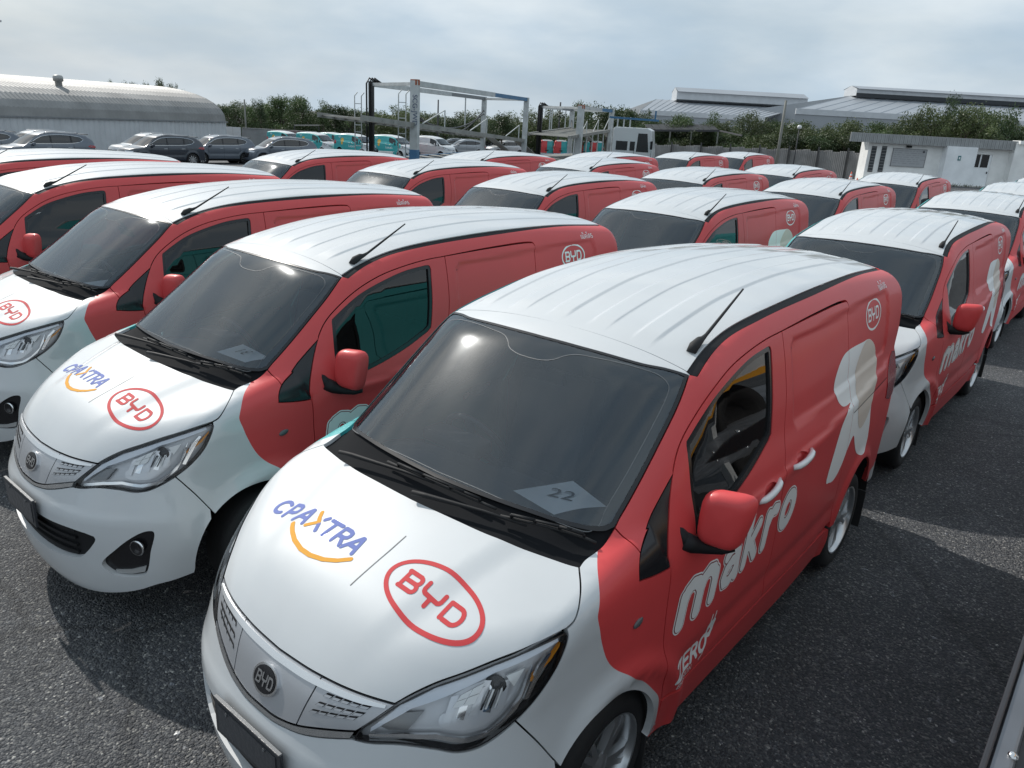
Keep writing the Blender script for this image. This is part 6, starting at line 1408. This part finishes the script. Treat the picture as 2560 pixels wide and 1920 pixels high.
c1 = carrier('tall white car carrier trailer frame with ladders and blue beam, empty decks', (1035, 30), (1306, 43.5), (930, 33), (1204, 46.5), 3.78, 2.28, 1.52, .30, True, 1.3, 'SCG-JWD')
c2 = carrier('second white car carrier body behind the truck cab with sloping ramps', (1440, 45), (1516, 50.5), (1343, 48.5), (1420, 54), 3.55, 1.75, 2.25, .34, False, .55)
# truck cab facing right
cm = frame(1522, 45, turn=radians(-14)); cab = local_thing('carrier_truck', cm, 'white carrier truck cab facing right behind the rear vans', 'truck')
TW = mat('truck_white', (.55, .57, .57), .4, coat=.5)
cw_ = 101/FPX*45; hh = zrow(1570, 318, 45)-cm.translation.z
pr = [(0, .75), (0, hh-.1), (.12, hh), (cw_*.82, hh), (cw_*.93, hh-.12), (cw_, 1.55), (cw_*1.01, .75)]
b = MB(); n = len(pr); b.add([(x, y, z) for y in (0, 2.1) for x, z in pr], [tuple(range(n-1, -1, -1)), tuple(range(n, 2*n))]+[(k, (k+1) % n, n+(k+1) % n, n+k) for k in range(n)]); b.build('cab', TW, cab, bevel=.06, seg=3)
MB().add([(cw_*.60, -.012, 1.55), (cw_*.90, -.012, 1.55), (cw_*.84, -.012, hh-.3), (cw_*.62, -.012, hh-.3)], [(0, 1, 2, 3)]).build('door_window', TRIM, cab)
for x in (.5, 1.1): MB().box((-.015, x, 1.85), (.02, .45, .45)).build('rear_window', TRIM, cab, bevel=.01)
for x0, x1 in ((.10, .38), (.44, .56)): MB().box((cw_*(x0+x1)/2, -.012, 1.85), (cw_*(x1-x0), .02, .5)).build('window', TRIM, cab, bevel=.01)
MB().box((cw_*.55, -.012, 1.2), (.012, .02, 1.5)).box((cw_*.97, -.012, 1.2), (.012, .02, .9)).build('door_gap', DARK, cab)
MB().box((cw_*.62, -.03, 1.35), (.2, .03, .05)).build('handle', BLACK, cab)
MB().box((cw_*.97, -.28, 1.95), (.12, .2, .45)).bar((cw_*.93, 0, 2.1), (cw_*.97, -.25, 2.1), .04).build('mirror', BLACK, cab)
MB().box((cw_*.5, .5, .62), (cw_*1.0, .9, .3)).box((cw_*.5, 1.0, .45), (cw_*.9, 1.6, .3)).build('chassis', DARK, cab)
for x in (.25, .75):
    mt = Matrix.Translation((cw_*.55+(x-.5)*.1, .0 if x < .5 else 2.0, .45)) @ Matrix.Rotation(radians(90), 4, 'X'); MB().lathe([(0, .05), (.22, .08), (.26, .14), (.43, .14), (.46, .1), (.46, -.1), (0, -.1)], 24, 0, mt).build('wheel', RUBBER, cab, True)
for x in (.1, .5, .9, 1.3): MB().bar((x*.9-.25, .2, hh-.9), (x*.9-.25, .2, hh+.55), .07).build('rack_post', STEEL, cab)
MB().bar((-.3, .2, hh+.5), (cw_*1.02, .2, hh+.45), .10).bar((-.3, 1.8, hh+.5), (cw_*1.02, 1.8, hh+.45), .10).bar((cw_*.98, .2, hh+.45), (cw_*.98, .2, hh+.95), .09).build('over_cab_rack', BLUE, cab)

# ------------------------------------------------------------------ car carrier beside the nearest van (its deck edge shows at lower right)
nc = empty('car_carrier', (0, 1.86, 0), 0, 'steel car carrier deck with a dark edge rail at the lower right corner', 'car carrier')
RAIL = mat('rail_steel', (.22, .23, .25), .38, .8, vary=.25, vscale=4); RAILD = mat('rail_black', (.02, .02, .024), .4)
zd = 1.0
MB().box((-1.2, .008, zd-.02), (9.0, .016, .16)).build('edge_rubber', RAILD, nc, bevel=.004)
MB().box((-1.2, .045, zd+.02), (9.0, .055, .05)).build('edge_rail', RAIL, nc, bevel=.012, seg=3)
MB().box((-1.2, .085, zd-.01), (9.0, .022, .04)).build('edge_channel', RAILD, nc)
for k in range(24):
    x0 = -5.6+.37*k; MB().box((x0+.18, 1.25, zd+.015), (.362, 2.3, .03)).build('deck_plate', mat('deck_grey', (.26, .275, .30), .5, .6, vary=.4, vscale=5), nc, bevel=.004)
for k in range(19):
    x0 = -5.4+.47*k; MB().lathe([(0, .012), (.008, .011), (.013, .006), (.014, 0)], 10, 0, Matrix.Translation((x0, .062, zd+.045))).build('rivet', mat('bright_bolt', (.7, .7, .7), .15, 1), nc, True)
MB().box((-1.2, 1.25, zd-.12), (9.0, 2.2, .12)).build('deck_frame', STEEL, nc)
MB().box((-1.6, .35, 1.56), (7.0, .10, .30)).build('side_beam', STEEL, nc, bevel=.01); MB().box((-1.6, .295, 1.445), (7.0, .012, .07)).build('reflective_stripe', INK_O, nc)
for x in (-5.0, -3.4, -1.7, 1.0): MB().box((x, .36, 1.23), (.10, .08, .45)).build('stanchion', STEEL, nc)
for x, z in ((-.55, 1.06), (-2.3, 1.06), (-1.9, .46), (-3.0, .46)):
    mt = Matrix.Translation((x, .50 if z > 1 else .35, z)) @ Matrix.Rotation(radians(90), 4, 'X'); MB().lathe([(0, .02), (.19, .05), (.21, .11), (.32, .12), (.345, .09), (.345, -.09), (.32, -.12), (0, -.1)], 32, 0, mt).build('tyre', RUBBER, nc, True)
MB().box((-1.6, 2.2, 1.9), (7.0, .06, 1.8)).build('headboard', mat('carrier_dark', (.03, .032, .036), .6), nc)
MB().box((-1.2, .7, .62), (8.6, .12, .3)).build('chassis_beam', BLUE, nc)
